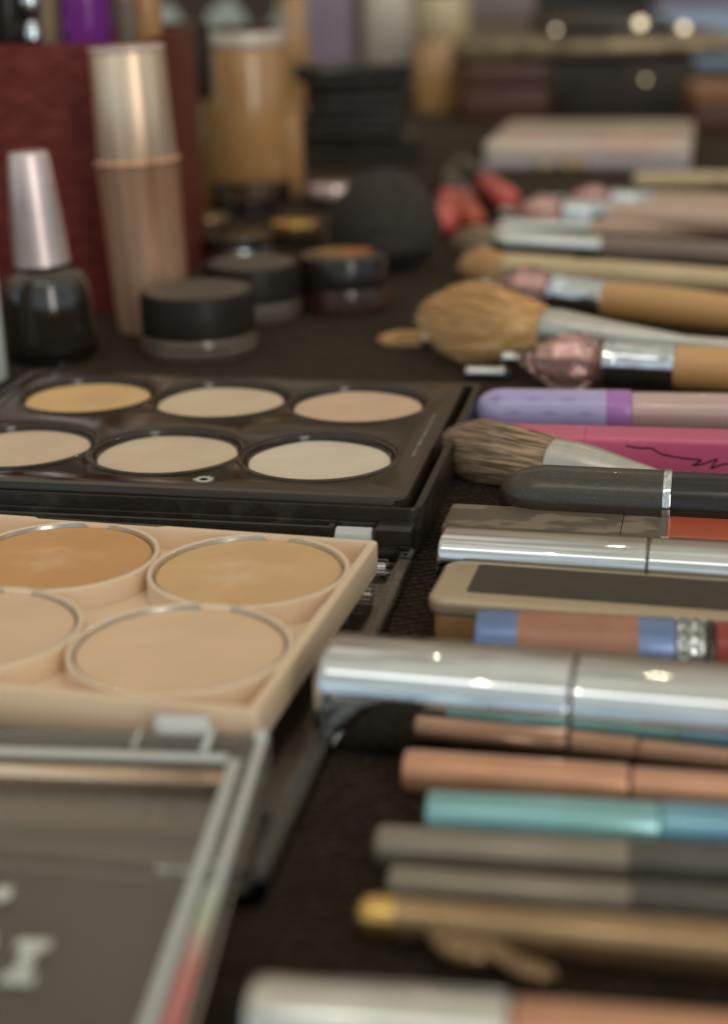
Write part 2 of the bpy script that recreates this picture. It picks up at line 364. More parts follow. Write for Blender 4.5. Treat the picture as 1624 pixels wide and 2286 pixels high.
# insert
holes = [(-i*PS, j*PR, 1.33) for i in range(3) for j in range(2)]
bm = B(); holed(bm, rrect(L0+.05, F0+.05, R0-.05, K0-.05, .30), holes, .86, .40, .05)
obj('insert_plate', bm, M['black_insert'], pal)
bm = B()
for r in (1.46,):
    for (cx, cy, _) in holes:
        lp = [loopverts(bm, circle(cx, cy, q), z) for q, z in ((1.385,.862),(1.40,.885),(1.43,.885),(1.47,.862))]
        for p, q in zip(lp, lp[1:]): strip(bm, p, q)
obj('rim_beads', bm, M['black_insert'], pal)
pcols = [('pale cream pan', (.76,.66,.50)), ('light beige pan', (.72,.57,.41)), ('warm beige pan', (.72,.55,.39)),
         ('pink beige pan', (.72,.50,.34)), ('sand beige pan', (.73,.57,.40)), ('honey pan', (.78,.50,.22))]
wornc = {5: (.60,.43,.25)}
k = 0
for j in range(2):
    for i in range(3):
        nm, col = pcols[k]
        m = pan_mat(nm, col, worn=wornc.get(k), cen=(.002, .001), rad=.010)
        bm = B()
        lathe(bm, [(.55,1.27),(.735,1.27),(.75,1.26),(.752,1.0),(.748,.6),(.742,.3),(.74,0)], 'z', 72)
        for v in bm.verts:
            if v.co.z > .7: v.co.z += .012*math.sin(v.co.x*3+k)*math.cos(v.co.y*2.3+k)
        p = obj('makeup_pan', bm, m, pal); p.location = Vector((-i*PS, j*PR, 0))*S; p['label'] = nm.replace(' pan', '') + ' cream pan'
        bm = B()
        lp = [loopverts(bm, circle(0, 0, q), z) for q, z in ((1.325,.62),(1.325,.79),(1.30,.80),(1.285,.79),(1.272,.72))]
        for x, y in zip(lp, lp[1:]): strip(bm, x, y)
        rg = obj('pan_ring', bm, M['black_gloss'], p)
        k += 1
# silver star mark and tiny side writing on the insert
bm = B(); rnd = random.Random(3)
for q in range(34):
    a = 2*math.pi*q/34; r1 = .185+rnd.uniform(-.035,.02); w = .012
    c_, s_ = math.cos(a), math.sin(a)
    vs = [bm.verts.new((x, y, .8625)) for x, y in ((c_*.02-s_*w, s_*.02+c_*w), (c_*.02+s_*w, s_*.02-c_*w), (c_*r1+s_*w*.6, s_*r1-c_*w*.6), (c_*r1-s_*w*.6, s_*r1+c_*w*.6))]
    bm.faces.new(vs)
mk = obj('star_mark', bm, M['print'], pal, 0); mk.location = Vector((-1.68, -1.55, 0))*S
bm = B()
for q in range(40):
    y = 0.2+q*.068; l = rnd.uniform(.02,.05)
    if q % 9 == 8: continue
    box(bm, (1.64+rnd.uniform(-.01,.01), y, .8635), (l, .012, .001), 0)
    if rnd.random() < .6: box(bm, (1.64+rnd.choice((-.02,.02)), y+.02, .8635), (.01, .045, .001), 0)
obj('side_print', bm, M['print'], pal, 0)
# clear lid lying open, between the hinge and the front
LX0, LX1, LY0, LY1 = -7.6, 2.22, -12.9, -2.95
bm = B()
out = rrect(LX0, LY0, LX1, LY1, .18); inn = rrect(LX0+.2, LY0+.2, LX1-.2, LY1-.2, .1)
a = loopverts(bm, out, .03); b = loopverts(bm, out, .36); c = loopverts(bm, inn, .36); d = loopverts(bm, inn, .14)
strip(bm, a, b); strip(bm, b, c); strip(bm, c, d); bm.faces.new(a); bm.faces.new(d)
bmesh.ops.bevel(bm, geom=[e for e in bm.edges if abs(e.verts[0].co.z-.36) < 1e-5 and abs(e.verts[1].co.z-.36) < 1e-5], offset=.02, segments=2, affect='EDGES')
lid = obj('clear_lid', bm, M['clear'], pal)
bm = B(); box(bm, (1.60, -3.50, .22), (.5, .30, .12), .03, 2); box(bm, (1.62, -4.55, .20), (.40, .28, .07), .02)
box(bm, (1.68, -5.35, .19), (.3, .06, .05), .015); box(bm, (1.34, -4.2, .20), (.025, 2.0, .08), .01); box(bm, (1.75, -3.95, .30), (.9, .03, .05), .01)
obj('lid_rib', bm, M['clear'], lid)
bm = B(); 
for dx in (0, -.35, -.55): lathe(bm, [(LX1-.5+dx-.10,.001),(LX1-.5+dx-.07,.05),(LX1-.5+dx+.07,.05),(LX1-.5+dx+.10,.001)], n=14, off=(0, LY0+.06, .36))
obj('lid_edge', bm, M['clear_rim'], lid)

# ------------------------------------------------------------------ beige palette on top of the black palette's lid
B_ORG, B_YAW = (-2.41, 19.20, .40), R(-14.97)
beig = thing('cream_palette', 'open beige palette with large tan and peach pans lying on a clear lid', 'palette', B_ORG, B_YAW)
Z0 = -.40
LB, RB, FB, KB = -4.9, 1.57, -1.64, 4.28
T = .94+Z0                                       # top of the walls, local
s2, r2, RP = 2.95, 2.80, 1.395
def wall_outline(): return rrect(LB, FB, RB, KB, .10)
bm = B()
out = wall_outline(); inn = rrect(LB+.13, FB+.13, RB-.13, KB-.13, .06)
outb = rrect(LB+.06, FB+.06, RB-.06, KB-.06, .10)
a = loopverts(bm, outb, -.03); a1 = loopverts(bm, out, .08); b = loopverts(bm, out, T-.02); b1 = loopverts(bm, [(x*.998-.003, y*.998+.003) for x, y in out], T)
c = loopverts(bm, inn, T); d = loopverts(bm, inn, T-.34)
strip(bm, a, a1); strip(bm, a1, b); strip(bm, b, b1); strip(bm, b1, c); strip(bm, c, d); bm.faces.new(a); bm.faces.new(d)
obj('tray', bm, M['beige'], beig)
bm = B()
for i in range(2):
    for j in range(2):
        cx, cy = -i*s2, j*r2
        rr = RP+.075
        lp = [loopverts(bm, circle(cx, cy, q, 96), z) for q, z in ((rr+.012, T-.34),(rr, T-.012),(rr-.012, T+.002),(RP+.012, T+.002),(RP, T-.012),(RP, T-.30))]
        for p, q in zip(lp, lp[1:]): strip(bm, p, q)
# webs that tie the cups to the wall
for (x0, y0, x1, y1) in ((1.40, 1.0, 1.46, 1.8),): box(bm, ((x0+x1)/2, (y0+y1)/2, T-.22), (x1-x0, y1-y0, .4), .01)
obj('pan_cups', bm, M['beige'], beig)
# dark recess of the latch in the back wall
bm = B(); extr(bm, [(-3.98,4.21),(-4.10,4.292),(-1.80,4.292),(-1.96,4.21)], T-.30, T+.004)
obj('latch_recess', bm, M['black_gloss'], beig)
bc = [('peach pan', (.80,.56,.36), (.76,.53,.34)), ('light peach pan', (.80,.56,.37), None), ('caramel pan', (.71,.45,.22), (.76,.55,.36)), ('tan pan', (.66,.35,.14), (.74,.48,.27))]
k = 0
for j in range(2):
    for i in range(2):
        nm, col, wn = bc[k]
        m = pan_mat('palette '+nm, col, worn=wn, cen=(-.001, -.001), rad=.0075)
        bm = B(); lathe(bm, [(T-.28,1.355),(T-.075,1.355),(T-.062,1.34),(T-.06,1.0),(T-.066,.6),(T-.07,.3),(T-.07,0)], 'z', 96)
        p = obj('makeup_pan', bm, m, beig); p.location = Vector((-i*s2, j*r2, 0))*S; p['label'] = nm.replace(' pan', '')+' coloured cream pan'
        bm = B(); lp = [loopverts(bm, circle(0, 0, q, 96), z) for q, z in ((1.392,T-.2),(1.392,T-.012),(1.380,T-.004),(1.368,T-.008),(1.358,T-.07))]
        for x, y in zip(lp, lp[1:]): strip(bm, x, y)
        obj('pan_ring', bm, M['silver'], p); k += 1
# its own clear lid, hinged on the near side and sloping down to the cloth
lidroot = B()
W0, W1, D0 = -6.0, 0.0, -6.6
rim = .40
out = rrect(W0, D0, W1, 0, .12); inn = rrect(W0+rim, D0+rim, W1-rim, -.74, .10)
a = loopverts(lidroot, out, -.34); b = loopverts(lidroot, out, -.02); c = loopverts(lidroot, inn, 0.0); d = loopverts(lidroot, inn, -.24)
strip(lidroot, a, b); strip(lidroot, b, c); strip(lidroot, c, d); lidroot.faces.new(a); lidroot.faces.new(d)
bmesh.ops.bevel(lidroot, geom=[e for e in lidroot.edges if e.verts[0].co.z > -.03 and e.verts[1].co.z > -.03 and e.calc_length() > .3 and not (abs(e.verts[0].co.x-e.verts[1].co.x) > .01 and abs(e.verts[0].co.y-e.verts[1].co.y) > .01)], offset=.02, segments=2, affect='EDGES')
clid = obj('clear_lid', lidroot, M['hazy'], beig)
clid.location = Vector((1.80, -1.80, .78+Z0))*S
clid.rotation_euler = (R(3.4), 0, R(8.6))
# raised clear edge strips (a bright bevel all round), hinge knuckles
bm = B(); box(bm, (-3.2, -.62, .02), (5.6, .15, .05), .02); box(bm, (-.31, -3.6, .02), (.13, 5.9, .05), .02); box(bm, (-.08, -3.3, .01), (.11, 6.4, .05), .02)
obj('lid_edge', bm, M['clear_rim'], clid)
bm = B(); lathe(bm, [(-1.36,.03),(-1.36,.11),(-1.33,.13),(-.76,.13),(-.73,.11),(-.73,.03)], 'x', 20, (0, .02, .06)); box(bm, (-.70,-.24,.03), (.09,.52,.06), .02); box(bm, (-1.55,-.2,.0), (.05,.45,.05), .02)
box(bm, (-.1,-.12,.03), (.16,.18,.1), .04)
obj('hinge_knuckle', bm, M['clear_rim'], clid)
gm = mat('clear edge with painted reflection', (.9,.9,.9), .16, 0, trans=.35, bump=.04, bscale=90)  # coral to orange gradient paints a reflection along the lid edge
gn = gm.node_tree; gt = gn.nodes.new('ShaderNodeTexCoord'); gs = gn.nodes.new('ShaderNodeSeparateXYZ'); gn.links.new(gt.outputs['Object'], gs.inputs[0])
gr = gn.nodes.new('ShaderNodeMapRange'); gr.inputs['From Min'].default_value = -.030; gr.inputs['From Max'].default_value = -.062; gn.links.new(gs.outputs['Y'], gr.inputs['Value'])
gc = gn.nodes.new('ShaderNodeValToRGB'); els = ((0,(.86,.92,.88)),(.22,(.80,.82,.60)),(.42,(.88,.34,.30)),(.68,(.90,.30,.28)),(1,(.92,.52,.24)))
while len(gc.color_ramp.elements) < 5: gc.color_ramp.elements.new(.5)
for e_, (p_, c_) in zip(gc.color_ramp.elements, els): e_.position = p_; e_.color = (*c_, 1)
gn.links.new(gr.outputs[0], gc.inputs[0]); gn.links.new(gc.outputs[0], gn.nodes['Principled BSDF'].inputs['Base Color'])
bm = B(); box(bm, (-.09, -4.8, .045), (.15, 3.5, .03), .012); obj('painted_reflection', bm, gm, clid)
# writing on the lid: a slab serif I, the end of the letter before it and of the line above
bm = B()
def slab_I(bm, cx, cy, w, h, st, sf):
    box(bm, (cx, cy, 0), (st, h-2*sf, .004), 0); box(bm, (cx, cy+h/2-sf/2, 0), (w, sf, .004), 0); box(bm, (cx, cy-h/2+sf/2, 0), (w, sf, .004), 0)
slab_I(bm, 0, 0, .33, .66, .15, .15)
li = obj('printed_letter', bm, M['print'], clid, 0)
bm = B()
n = 24
o_ = [bm.verts.new((.30*math.cos(2*math.pi*q/n), .40*math.sin(2*math.pi*q/n), 0)) for q in range(n)]
i_ = [bm.verts.new((.14*math.cos(2*math.pi*q/n), .24*math.sin(2*math.pi*q/n), 0)) for q in range(n)]
strip(bm, o_, i_)
lo = obj('printed_letter', bm, M['print'], clid, 0)
bm = B(); lathe(bm, [(0,.10),(.004,.10)], 'z', 20, ey=1, ez=1.3); l2 = obj('printed_letter', bm, M['print'], clid, 0)
def on_lid(px, py):
    """lid-local position seen at a pixel on the lid floor"""
    bpy.context.view_layer.update()
    mw = clid.matrix_world; inv = mw.inverted()
    o = inv @ (Vector((0, 0, CZ))*S); d = (inv.to_3x3() @ ray(px, py)); z = -.235*S
    t = (z-o.z)/d.z; return o+d*t
li.location = on_lid(57, 2146); lo.location = on_lid(-84, 2116); l2.location = on_lid(6, 1996)

# ------------------------------------------------------------------ the right hand row, near to far
def tube_thing(name, label, cat, p0, p1, r, zc=None, group=None):
    q, a, d = lie(p0, p1, r, zc)
    t = thing(name, label, cat, (q.x, q.y, 0), a, group)
    return t, q, a
def part(name, m, t, fn, smooth=35, zc=0):
    bm = B(); fn(bm); o = obj(name, bm, m, t, smooth)
    o.location = (0, 0, zc*S); return o
def cyl(x0, x1, r, b=.02, r1=None):
    r1 = r1 or r
    return [(x0, .001), (x0, r-b), (x0+b*.3, r-b*.3), (x0+b, r), (x1-b, r1), (x1-b*.3, r1-b*.3), (x1, r1-b), (x1, .001)]

# 1 nearest tube
t, q, a = tube_thing('lip_gloss_tube', 'thick silver capped tube with copper body nearest the camera', 'cosmetic tube', (560,2168), (1140,2212), .44)
x1 = xat(q, a, 1143)
part('cap', M['silver'], t, lambda bm: lathe(bm, cyl(0, x1, .44, .10)), zc=.44)
part('body', M['copper_pencil'], t, lambda bm: lathe(bm, cyl(x1+.002, x1+5.5, .40, .03)), zc=.44)
# 2 gold ended pen
t, q, a = tube_thing('brow_pen', 'tapering dark bronze pen with a yellow gold rounded end', 'cosmetic pen', (800,1992), (1600,2072), .22)
x1 = xat(q, a, 884)
part('end_cap', M['gold'], t, lambda bm: lathe(bm, roundend(-.05, .22, 6, .20)+[(x1, .225), (x1, .001)]), zc=.22)
part('barrel', M['bronze'], t, lambda bm: lathe(bm, [(x1+.002,.001),(x1+.002,.222),(x1+1.2,.24),(x1+2.6,.285),(x1+2.62,.29),(x1+8,.30),(x1+8,.001)]), zc=.23)
def pen_clip(bm):
    xc = xat(q, a, 985)
    pts = [(xc-.02,-.12,.34,.10),(xc+.03,-.28,.28,.13),(xc+.18,-.40,.22,.17),(xc+.40,-.40,.20,.19),(xc+.56,-.32,.20,.15),(xc+.68,-.38,.17,.09),(xc+.86,-.50,.15,.13),(xc+1.06,-.55,.14,.13),(xc+1.22,-.50,.13,.06)]
    prev = None
    for k, (x, y, z, r) in enumerate(pts):
        n0, n1 = pts[max(0, k-1)], pts[min(len(pts)-1, k+1)]
        d = Vector((n1[0]-n0[0], n1[1]-n0[1], n1[2]-n0[2])).normalized(); u = d.cross(Vector((0,0,1))).normalized(); w_ = u.cross(d)
        ring = [bm.verts.new(Vector((x,y,z))+u*(r*1.25*math.cos(2*math.pi*i/16))+w_*(r*.8*math.sin(2*math.pi*i/16))) for i in range(16)]
        if prev: strip(bm, prev, ring)
        else: bm.faces.new(ring)
        prev = ring
    bm.faces.new(prev)
co_ = part('clip', mat('dark amber clip', (.26,.155,.07), .12, .5, col2=(.20,.12,.05), nscale=60, coat=.6), t, pen_clip, 60)
sub_ = co_.modifiers.new('smooth', 'SUBSURF'); sub_.levels = 1; sub_.render_levels = 2
# 3, 4 grey pencils
t, q, a = tube_thing('eye_pencil', 'slim dark grey pencil in front of the lighter grey one', 'cosmetic pencil', (860,1928), (1404,1968), .20)
x1 = xat(q, a, 1404)
part('barrel', M['grey_pen'], t, lambda bm: lathe(bm, roundend(0, .20, 4, .08)+[(x1, .20), (x1, .001)]), zc=.20)
part('cap', M['grey_dark'], t, lambda bm: lathe(bm, cyl(x1+.002, x1+5, .215, .02)), zc=.215)
t, q, a = tube_thing('eye_pencil', 'light grey shiny pencil with a darker grey cap at right', 'cosmetic pencil', (830,1838), (1404,1874), .24)
x1 = xat(q, a, 1400)
part('barrel', M['grey_pen'], t, lambda bm: lathe(bm, roundend(0, .24, 4, .10)+[(x1, .24), (x1, .001)]), zc=.24)
part('cap', M['grey_dark'], t, lambda bm: lathe(bm, cyl(x1+.002, x1+5, .25, .02)), zc=.25)
def specks(bm, n=7, x=1.2, r=.24):
    rr = random.Random(5)
    for i in range(n):
        xx = x+i*.24+rr.uniform(-.05,.05); an = R(rr.uniform(-38,-24))
        lathe(bm, [(xx-.03,.001),(xx-.02,.02),(xx+.02,.02),(xx+.03,.001)], n=8, off=(0, -r*math.cos(an), r*math.sin(an)))
part('embossed_mark', M['chrome'], t, specks, zc=.24)
# 5 teal tube
t, q, a = tube_thing('shadow_stick', 'metallic teal stick whose right half turns blue', 'cosmetic stick', (950,1762), (1470,1790), .29)
x1 = xat(q, a, 1472)
part('barrel', M['teal'], t, lambda bm: lathe(bm, cyl(0, x1, .29, .05)), zc=.29)
part('cap', M['blue_metal'], t, lambda bm: lathe(bm, cyl(x1+.002, x1+5, .30, .02)), zc=.29)
# 6 copper pencil
t, q, a = tube_thing('lip_pencil', 'chubby matte copper pencil in front of the chrome tube', 'cosmetic pencil', (900,1670), (1404,1706), .26)
x1 = xat(q, a, 1404)
part('barrel', M['copper_pencil'], t, lambda bm: lathe(bm, cyl(0, x1, .26, .06)), zc=.26)
part('cap', M['copper_pencil'], t, lambda bm: lathe(bm, cyl(x1+.02, x1+5, .24, .03)), zc=.26)
# 7 the big chrome tube
t, q, a = tube_thing('lipstick_case', 'large mirror chrome cylinder with dark seam nearest the beige palette', 'lipstick', (728,1418), (1280,1462), .66)
x1 = xat(q, a, 1278)
part('cap', M['chrome'], t, lambda bm: bar(bm, [(-.02,.12),(0,.07),(.04,.03),(.09,.008),(.15,0),(x1-.03,0),(x1,.02)], 1.38, 1.32, 2.75, 128), zc=.66)
part('seam', M['grey_dark'], t, lambda bm: bar(bm, [(x1+.002,.04),(x1+.04,.04)], 1.38, 1.32, 2.75, 128), zc=.66)
part('body', M['chrome'], t, lambda bm: bar(bm, [(x1+.042,.03),(x1+.06,.004),(x1+.10,0),(x1+4.6,0)], 1.38, 1.32, 2.75, 128), zc=.66)
# 8 blue and copper gloss
t, q, a = tube_thing('mascara_tube', 'metallic blue tube with copper label, clear beaded collar and red end', 'cosmetic tube', (1060,1358), (1508,1378), .46)
xs = [xat(q, a, v) for v in (1156, 1424, 1506, 1592)]
part('barrel', M['blue_cap'], t, lambda bm: lathe(bm, cyl(0, xs[2], .46, .06), n=64), zc=.46)
part('label_wrap', M['copper_label'], t, lambda bm: lathe(bm, [(xs[0],.461),(xs[0],.466),(xs[1],.466),(xs[1],.461)], n=64), zc=.46)
def beads(bm):
    n = 20
    for rr, xo in ((.40, .1), (.40, .27)):
        for i in range(n):
            an = 2*math.pi*(i+.5*(xo > .2))/n
            lathe(bm, [(xs[2]+xo-.075*math.cos(math.pi*k/6), .07*math.sin(math.pi*k/6)) for k in range(7)], n=8, off=(0, rr*math.cos(an), rr*math.sin(an)))
part('bead_collar', M['glass'], t, beads, zc=.46)
part('collar', M['silver'], t, lambda bm: lathe(bm, cyl(xs[2]+.002, xs[3]-.12, .36, .02)), zc=.46)
part('ring', M['glass'], t, lambda bm: lathe(bm, cyl(xs[3]-.118, xs[3]-.002, .45, .03)), zc=.46)
part('cap', M['red'], t, lambda bm: lathe(bm, cyl(xs[3], xs[3]+4, .44, .04)), zc=.46)
# 9 champagne framed compact with black panel
q, a, d = lie_box((1000,1245), (1600,1286), 1.56, .76)
t = thing('slim_compact', 'long champagne edged compact with flat black panel on top', 'compact', (q.x, q.y, 0), a)
part('base', M['amber'], t, lambda bm: box(bm, (3.6, 0, .26), (7.1, 1.46, .50), .10, 4, vr=.22), zc=0)
part('rim', M['champagne'], t, lambda bm: box(bm, (3.62, 0, .60), (7.3, 1.60, .30), .11, 5, vr=.30), zc=0)
xp = xat(q, a, 1052)
part('panel', M['darktop'], t, lambda bm: extr(bm, rrect(xp, -.48, 6.9, .62, .07), .748, .756), zc=0)
# 10 flat chrome bar
q, a, d = lie((985,1177), (1445,1204), .46)
t = thing('lip_palette_case', 'flat rounded chrome bar with a thin dark seam behind the champagne compact', 'lipstick', (q.x, q.y, 0), a)
x1 = xat(q, a, 1443)
part('cap', M['chrome'], t, lambda bm: bar(bm, [(0,.06),(.015,.025),(.04,.006),(.07,0),(x1-.02,0),(x1,.02)], 1.10, .92, 3.0, 96), zc=.46)
part('seam', M['grey_dark'], t, lambda bm: bar(bm, [(x1+.002,.03),(x1+.03,.03)], 1.10, .92, 3.0, 96), zc=.46)
part('body', M['chrome'], t, lambda bm: bar(bm, [(x1+.032,.02),(x1+.05,0),(x1+4.5,0)], 1.10, .92, 3.0, 96), zc=.46)
# small pink pencil tip peeking out
pw = at(985, 1300, .06)
t = thing('lip_liner', 'tiny pale pink pencil end peeking from under the chrome bar', 'cosmetic pencil', (pw.x, pw.y, 0), a)
part('barrel', M['wood_pale'], t, lambda bm: lathe(bm, cyl(-.05, .35, .06, .03), n=16), zc=.06)
# 11 worn grey lipstick with red end
q, a, d = lie_box((1014,1121), (1385,1140), 1.20, .50)
t = thing('square_lipstick', 'worn grey square lipstick with scuffed end and coral red base', 'lipstick', (q.x, q.y, 0), a)
x1, x2 = xat(q, a, 1385), xat(q, a, 1486)
part('cap', M['worn_grey'], t, lambda bm: bar(bm, [(-.05,.08),(-.03,.03),(.02,0),(x1,0)], 1.20, .50, 12, 64), zc=.25)
part('collar', M['worn_grey'], t, lambda bm: bar(bm, [(x1+.015,.01),(x2,.01)], 1.20, .50, 12, 64), zc=.25)
part('base', M['red_bullet'], t, lambda bm: bar(bm, [(x2+.002,.02),(x2+.02,.0),(x2+4,0)], 1.20, .51, 12, 64), zc=.256)
# 12 black soft touch tube
t, q, a = tube_thing('foundation_brush', 'black soft touch tube with rounded end and thin silver ring', 'makeup brush', (1200,1036), (1478,1049), .55)
q0 = xat(q, a, 1108) if False else None
x1, x2 = xat(q, a, 1478), xat(q, a, 1497)
d0 = -.68
part('cap', M['soft_black'], t, lambda bm: lathe(bm, roundend(d0, .55, 12, .85)+[(x1, .55), (x1, .001)], n=64), zc=.55)
part('silver_ring', M['chrome'], t, lambda bm: lathe(bm, cyl(x1+.002, x2, .56, .015), n=64), zc=.56)
part('body', M['black_gloss'], t, lambda bm: lathe(bm, cyl(x2+.002, x2+5, .545, .01), n=64), zc=.55)
# 13 flat brush with grey brown hair
t, q, a = tube_thing('powder_brush', 'brush with grey brown bristles and long pale metal ferrule', 'makeup brush', (1235,977), (1600,1040), .50, .52)
zc = .55
part('ferrule', M['paleferrule'], t, lambda bm: lathe(bm, [(0,.001),(0,.46),(.02,.48),(.5,.47),(.9,.42),(1.6,.30),(2.4,.17),(2.72,.12),(2.74,.15),(2.80,.15),(2.82,.12),(3.2,.12),(3.2,.001)], n=64), zc=zc)
part('handle', M['wood'], t, lambda bm: lathe(bm, cyl(3.203, 10, .13, .03)), zc=zc)
hp = lambda s: 1+.16*math.sin(min(1, s*1.15)*math.pi*.62)
part('bristles', M['hair_brown'], t, lambda bm: strands(bm, .02, 2.55, .49, hp, 4200, .0105, 1.0, .36, .07, seg=7, seedv=2), zc=zc)
part('bristle_core', M['hair_brown_core'], t, lambda bm: lathe(bm, [(.01,.001),(.01,.42),(-.4,.48),(-.9,.48),(-1.3,.42),(-1.6,.28),(-1.75,.001)], n=40), zc=zc)
# 14 pink bar
q, a, d = lie_box((1128,942), (1305,947), .86, .90)
t = thing('gloss_tube', 'hot pink square tube with black handwriting at its right', 'cosmetic tube', (q.x, q.y, 0), a)
x1 = xat(q, a, 1305)
part('cap', M['pink'], t, lambda bm: bar(bm, [(0,.03),(.02,.008),(.04,0),(x1,0)], .86, .90, 14, 64), zc=.45)
part('body', M['pink'], t, lambda bm: bar(bm, [(x1+.008,.0),(x1+5,0)], .86, .90, 14, 64), zc=.45)
def script(bm):
    pts = [(1.05,.40),(1.35,.36),(1.62,.37),(1.85,.26),(2.25,.20),(2.75,.17),(2.55,.06),(2.8,.10),(3.1,.20),(2.95,.02),(3.3,.12),(3.6,.05)]
    pr = None
    for (p, r_) in zip(pts, pts[1:]):
        v = Vector((r_[0]-p[0], r_[1]-p[1])); nn = Vector((-v.y, v.x)).normalized()*.016
        vs = [bm.verts.new((x1+X*.8-.1, 0, Z-.08)) for X, Z in ((p[0]-nn.x+.0, p[1]-nn.y), (p[0]+nn.x, p[1]+nn.y), (r_[0]+nn.x, r_[1]+nn.y), (r_[0]-nn.x, r_[1]-nn.y))]
        bm.faces.new(vs)
o = part('script_writing', M['black_matte'], t, script, 0, zc=.45); o.location = Vector((0, -.4335, .45))*S
# 15 lilac tube
t, q, a = tube_thing('lip_gloss_tube', 'lilac rounded cap tube embossed with stars and filled with pink gloss', 'cosmetic tube', (1110,866), (1400,870), .47)
x1, x2 = xat(q, a, 1352), xat(q, a, 1406)
part('cap', M['lilac'], t, lambda bm: lathe(bm, roundend(-.50, .47, 10, .62)+[(x1,.47),(x1,.001)], n=64), zc=.47)
part('collar', M['magenta'], t, lambda bm: lathe(bm, cyl(x1+.002, x2, .468, .02), n=64), zc=.47)
part('body', M['pinkfill'], t, lambda bm: lathe(bm, cyl(x2+.002, x2+5, .43, .04), n=64), zc=.47)
def stars(bm):
    for (cx, ca) in ((.35,14), (1.05,14), (1.75,14), (.0,50), (.7,50), (1.4,50), (0.7,-20), (0,-20), (1.4,-20)):
        pts = []
        for k in range(8):
            rr = .20 if k % 2 == 0 else .045; an = math.pi/4*k
            X = rr*math.cos(an); Y = rr*math.sin(an)*.8
            pts.append((X, Y))
        def vv(X, Y, h=.004):
            phi = R(ca)+Y/.47; r_ = .47+h
            return bm.verts.new((cx+X, -r_*math.cos(phi), r_*math.sin(phi)))
        for k in range(8):
            p, r_ = pts[k], pts[(k+1) % 8]
            i0, i1 = (p[0]*.72, p[1]*.72), (r_[0]*.72, r_[1]*.72)
            m0 = ((p[0]+r_[0])/2*.9, (p[1]+r_[1])/2*.9); 
            bm.faces.new([vv(*p), vv(*r_), vv(0,0)])
part('star_pattern', M['lilac_dark'], t, stars, 0, zc=.47)

# 16.. crystal ended brushes
GEM_GROUP = 'crystal ended brushes lying side by side'
def crystal_brush(label, wood, first=None):
    t = thing('crystal_brush', label, 'makeup brush', (0,0,0), 0, GEM_GROUP)
    bm = B()
    rings = []
    for (x, r, ph) in ((-2.05,.10,0),(-1.72,.20,.4),(-1.42,.46,0),(-.98,.66,.4),(-.55,.66,0),(-.20,.50,.4),(-.05,.30,0)):
        ring = []
        for i in range(8):
            an = 2*math.pi*i/8+ph
            ring.append(bm.verts.new((x+.05*math.sin(i*2.4+x), r*math.cos(an), r*math.sin(an))))
        rings.append(ring)
    for a_, b_ in zip(rings, rings[1:]):
        for i in range(8):
            bm.faces.new((a_[i], a_[(i+1) % 8], b_[(i+1) % 8])); bm.faces.new((a_[i], b_[(i+1) % 8], b_[i]))
    bm.faces.new(rings[0]); bm.faces.new(rings[-1])
    g = obj('crystal', bm, M['gem'], t, 0); g.location = (0, 0, .66*S)
    part('crystal_reflector', M['rose_tint'], t, lambda bm: lathe(bm, [(-1.55,.001),(-1.42,.24),(-1.0,.46),(-.60,.50),(-.25,.36),(-.10,.001)], n=9), 0, zc=.66)  # metallic core added inside the glass to brighten the crystal
    part('crystal_tip', M['silver'], t, lambda bm: lathe(bm, [(-2.30,.001),(-2.30,.10),(-2.26,.15),(-2.0,.17),(-1.97,.11),(-1.85,.19),(-1.8,.001)], n=20), zc=.64)
    part('ferrule', M['chrome'], t, lambda bm: lathe(bm, [(0,.001),(0,.50),(.03,.53),(.12,.53),(.15,.49),(.22,.49),(.25,.52),(.3,.50),(1.42,.50),(1.46,.52),(1.52,.52),(1.54,.50),(1.54,.001)], n=40), zc=.64)
    part('handle', wood, t, lambda bm: lathe(bm, [(1.543,.001),(1.543,.47),(1.7,.49),(3.5,.50),(7,.42),(7,.001)], n=40), zc=.64)
    return t
M['rose_tint'] = mat('rose reflector metal', (1.0,.76,.72), .20, .55, coat=.3)
def put_axis(t, p0, p1, z):
    a0, a1 = at(*p0, z), at(*p1, z); t.location = Vector((a0.x, a0.y, 0))*S
    t.rotation_euler = (0, 0, math.atan2(a1.y-a0.y, a1.x-a0.x)); return t
def dup(root):
    r = root.copy(); C.objects.link(r)
    for ch in list(root.children):
        c = ch.copy(); C.objects.link(c); c.parent = r
    return r
g1 = crystal_brush('golden wood brush with silver collar and pink crystal end, nearest of its kind', M['wood'])
put_axis(g1, (1348,811), (1624,826), .64)
g2 = dup(g1); g2['label'] = 'golden wood brush with pink crystal end just behind the big fluffy bristles'; put_axis(g2, (1238,655), (1624,700), .64)
g3 = crystal_brush('pale pinkish handled brush with pink crystal end next to the silver ferrule brush', M['wood_pale'])
put_axis(g3, (1262,478), (1624,492), .64)
g4 = dup(g3); g4['label'] = 'farthest pink crystal ended brush, in front of the pearly palette'; put_axis(g4, (1368,440), (1624,450), .64)
g4.scale = (.95,.8,.8)

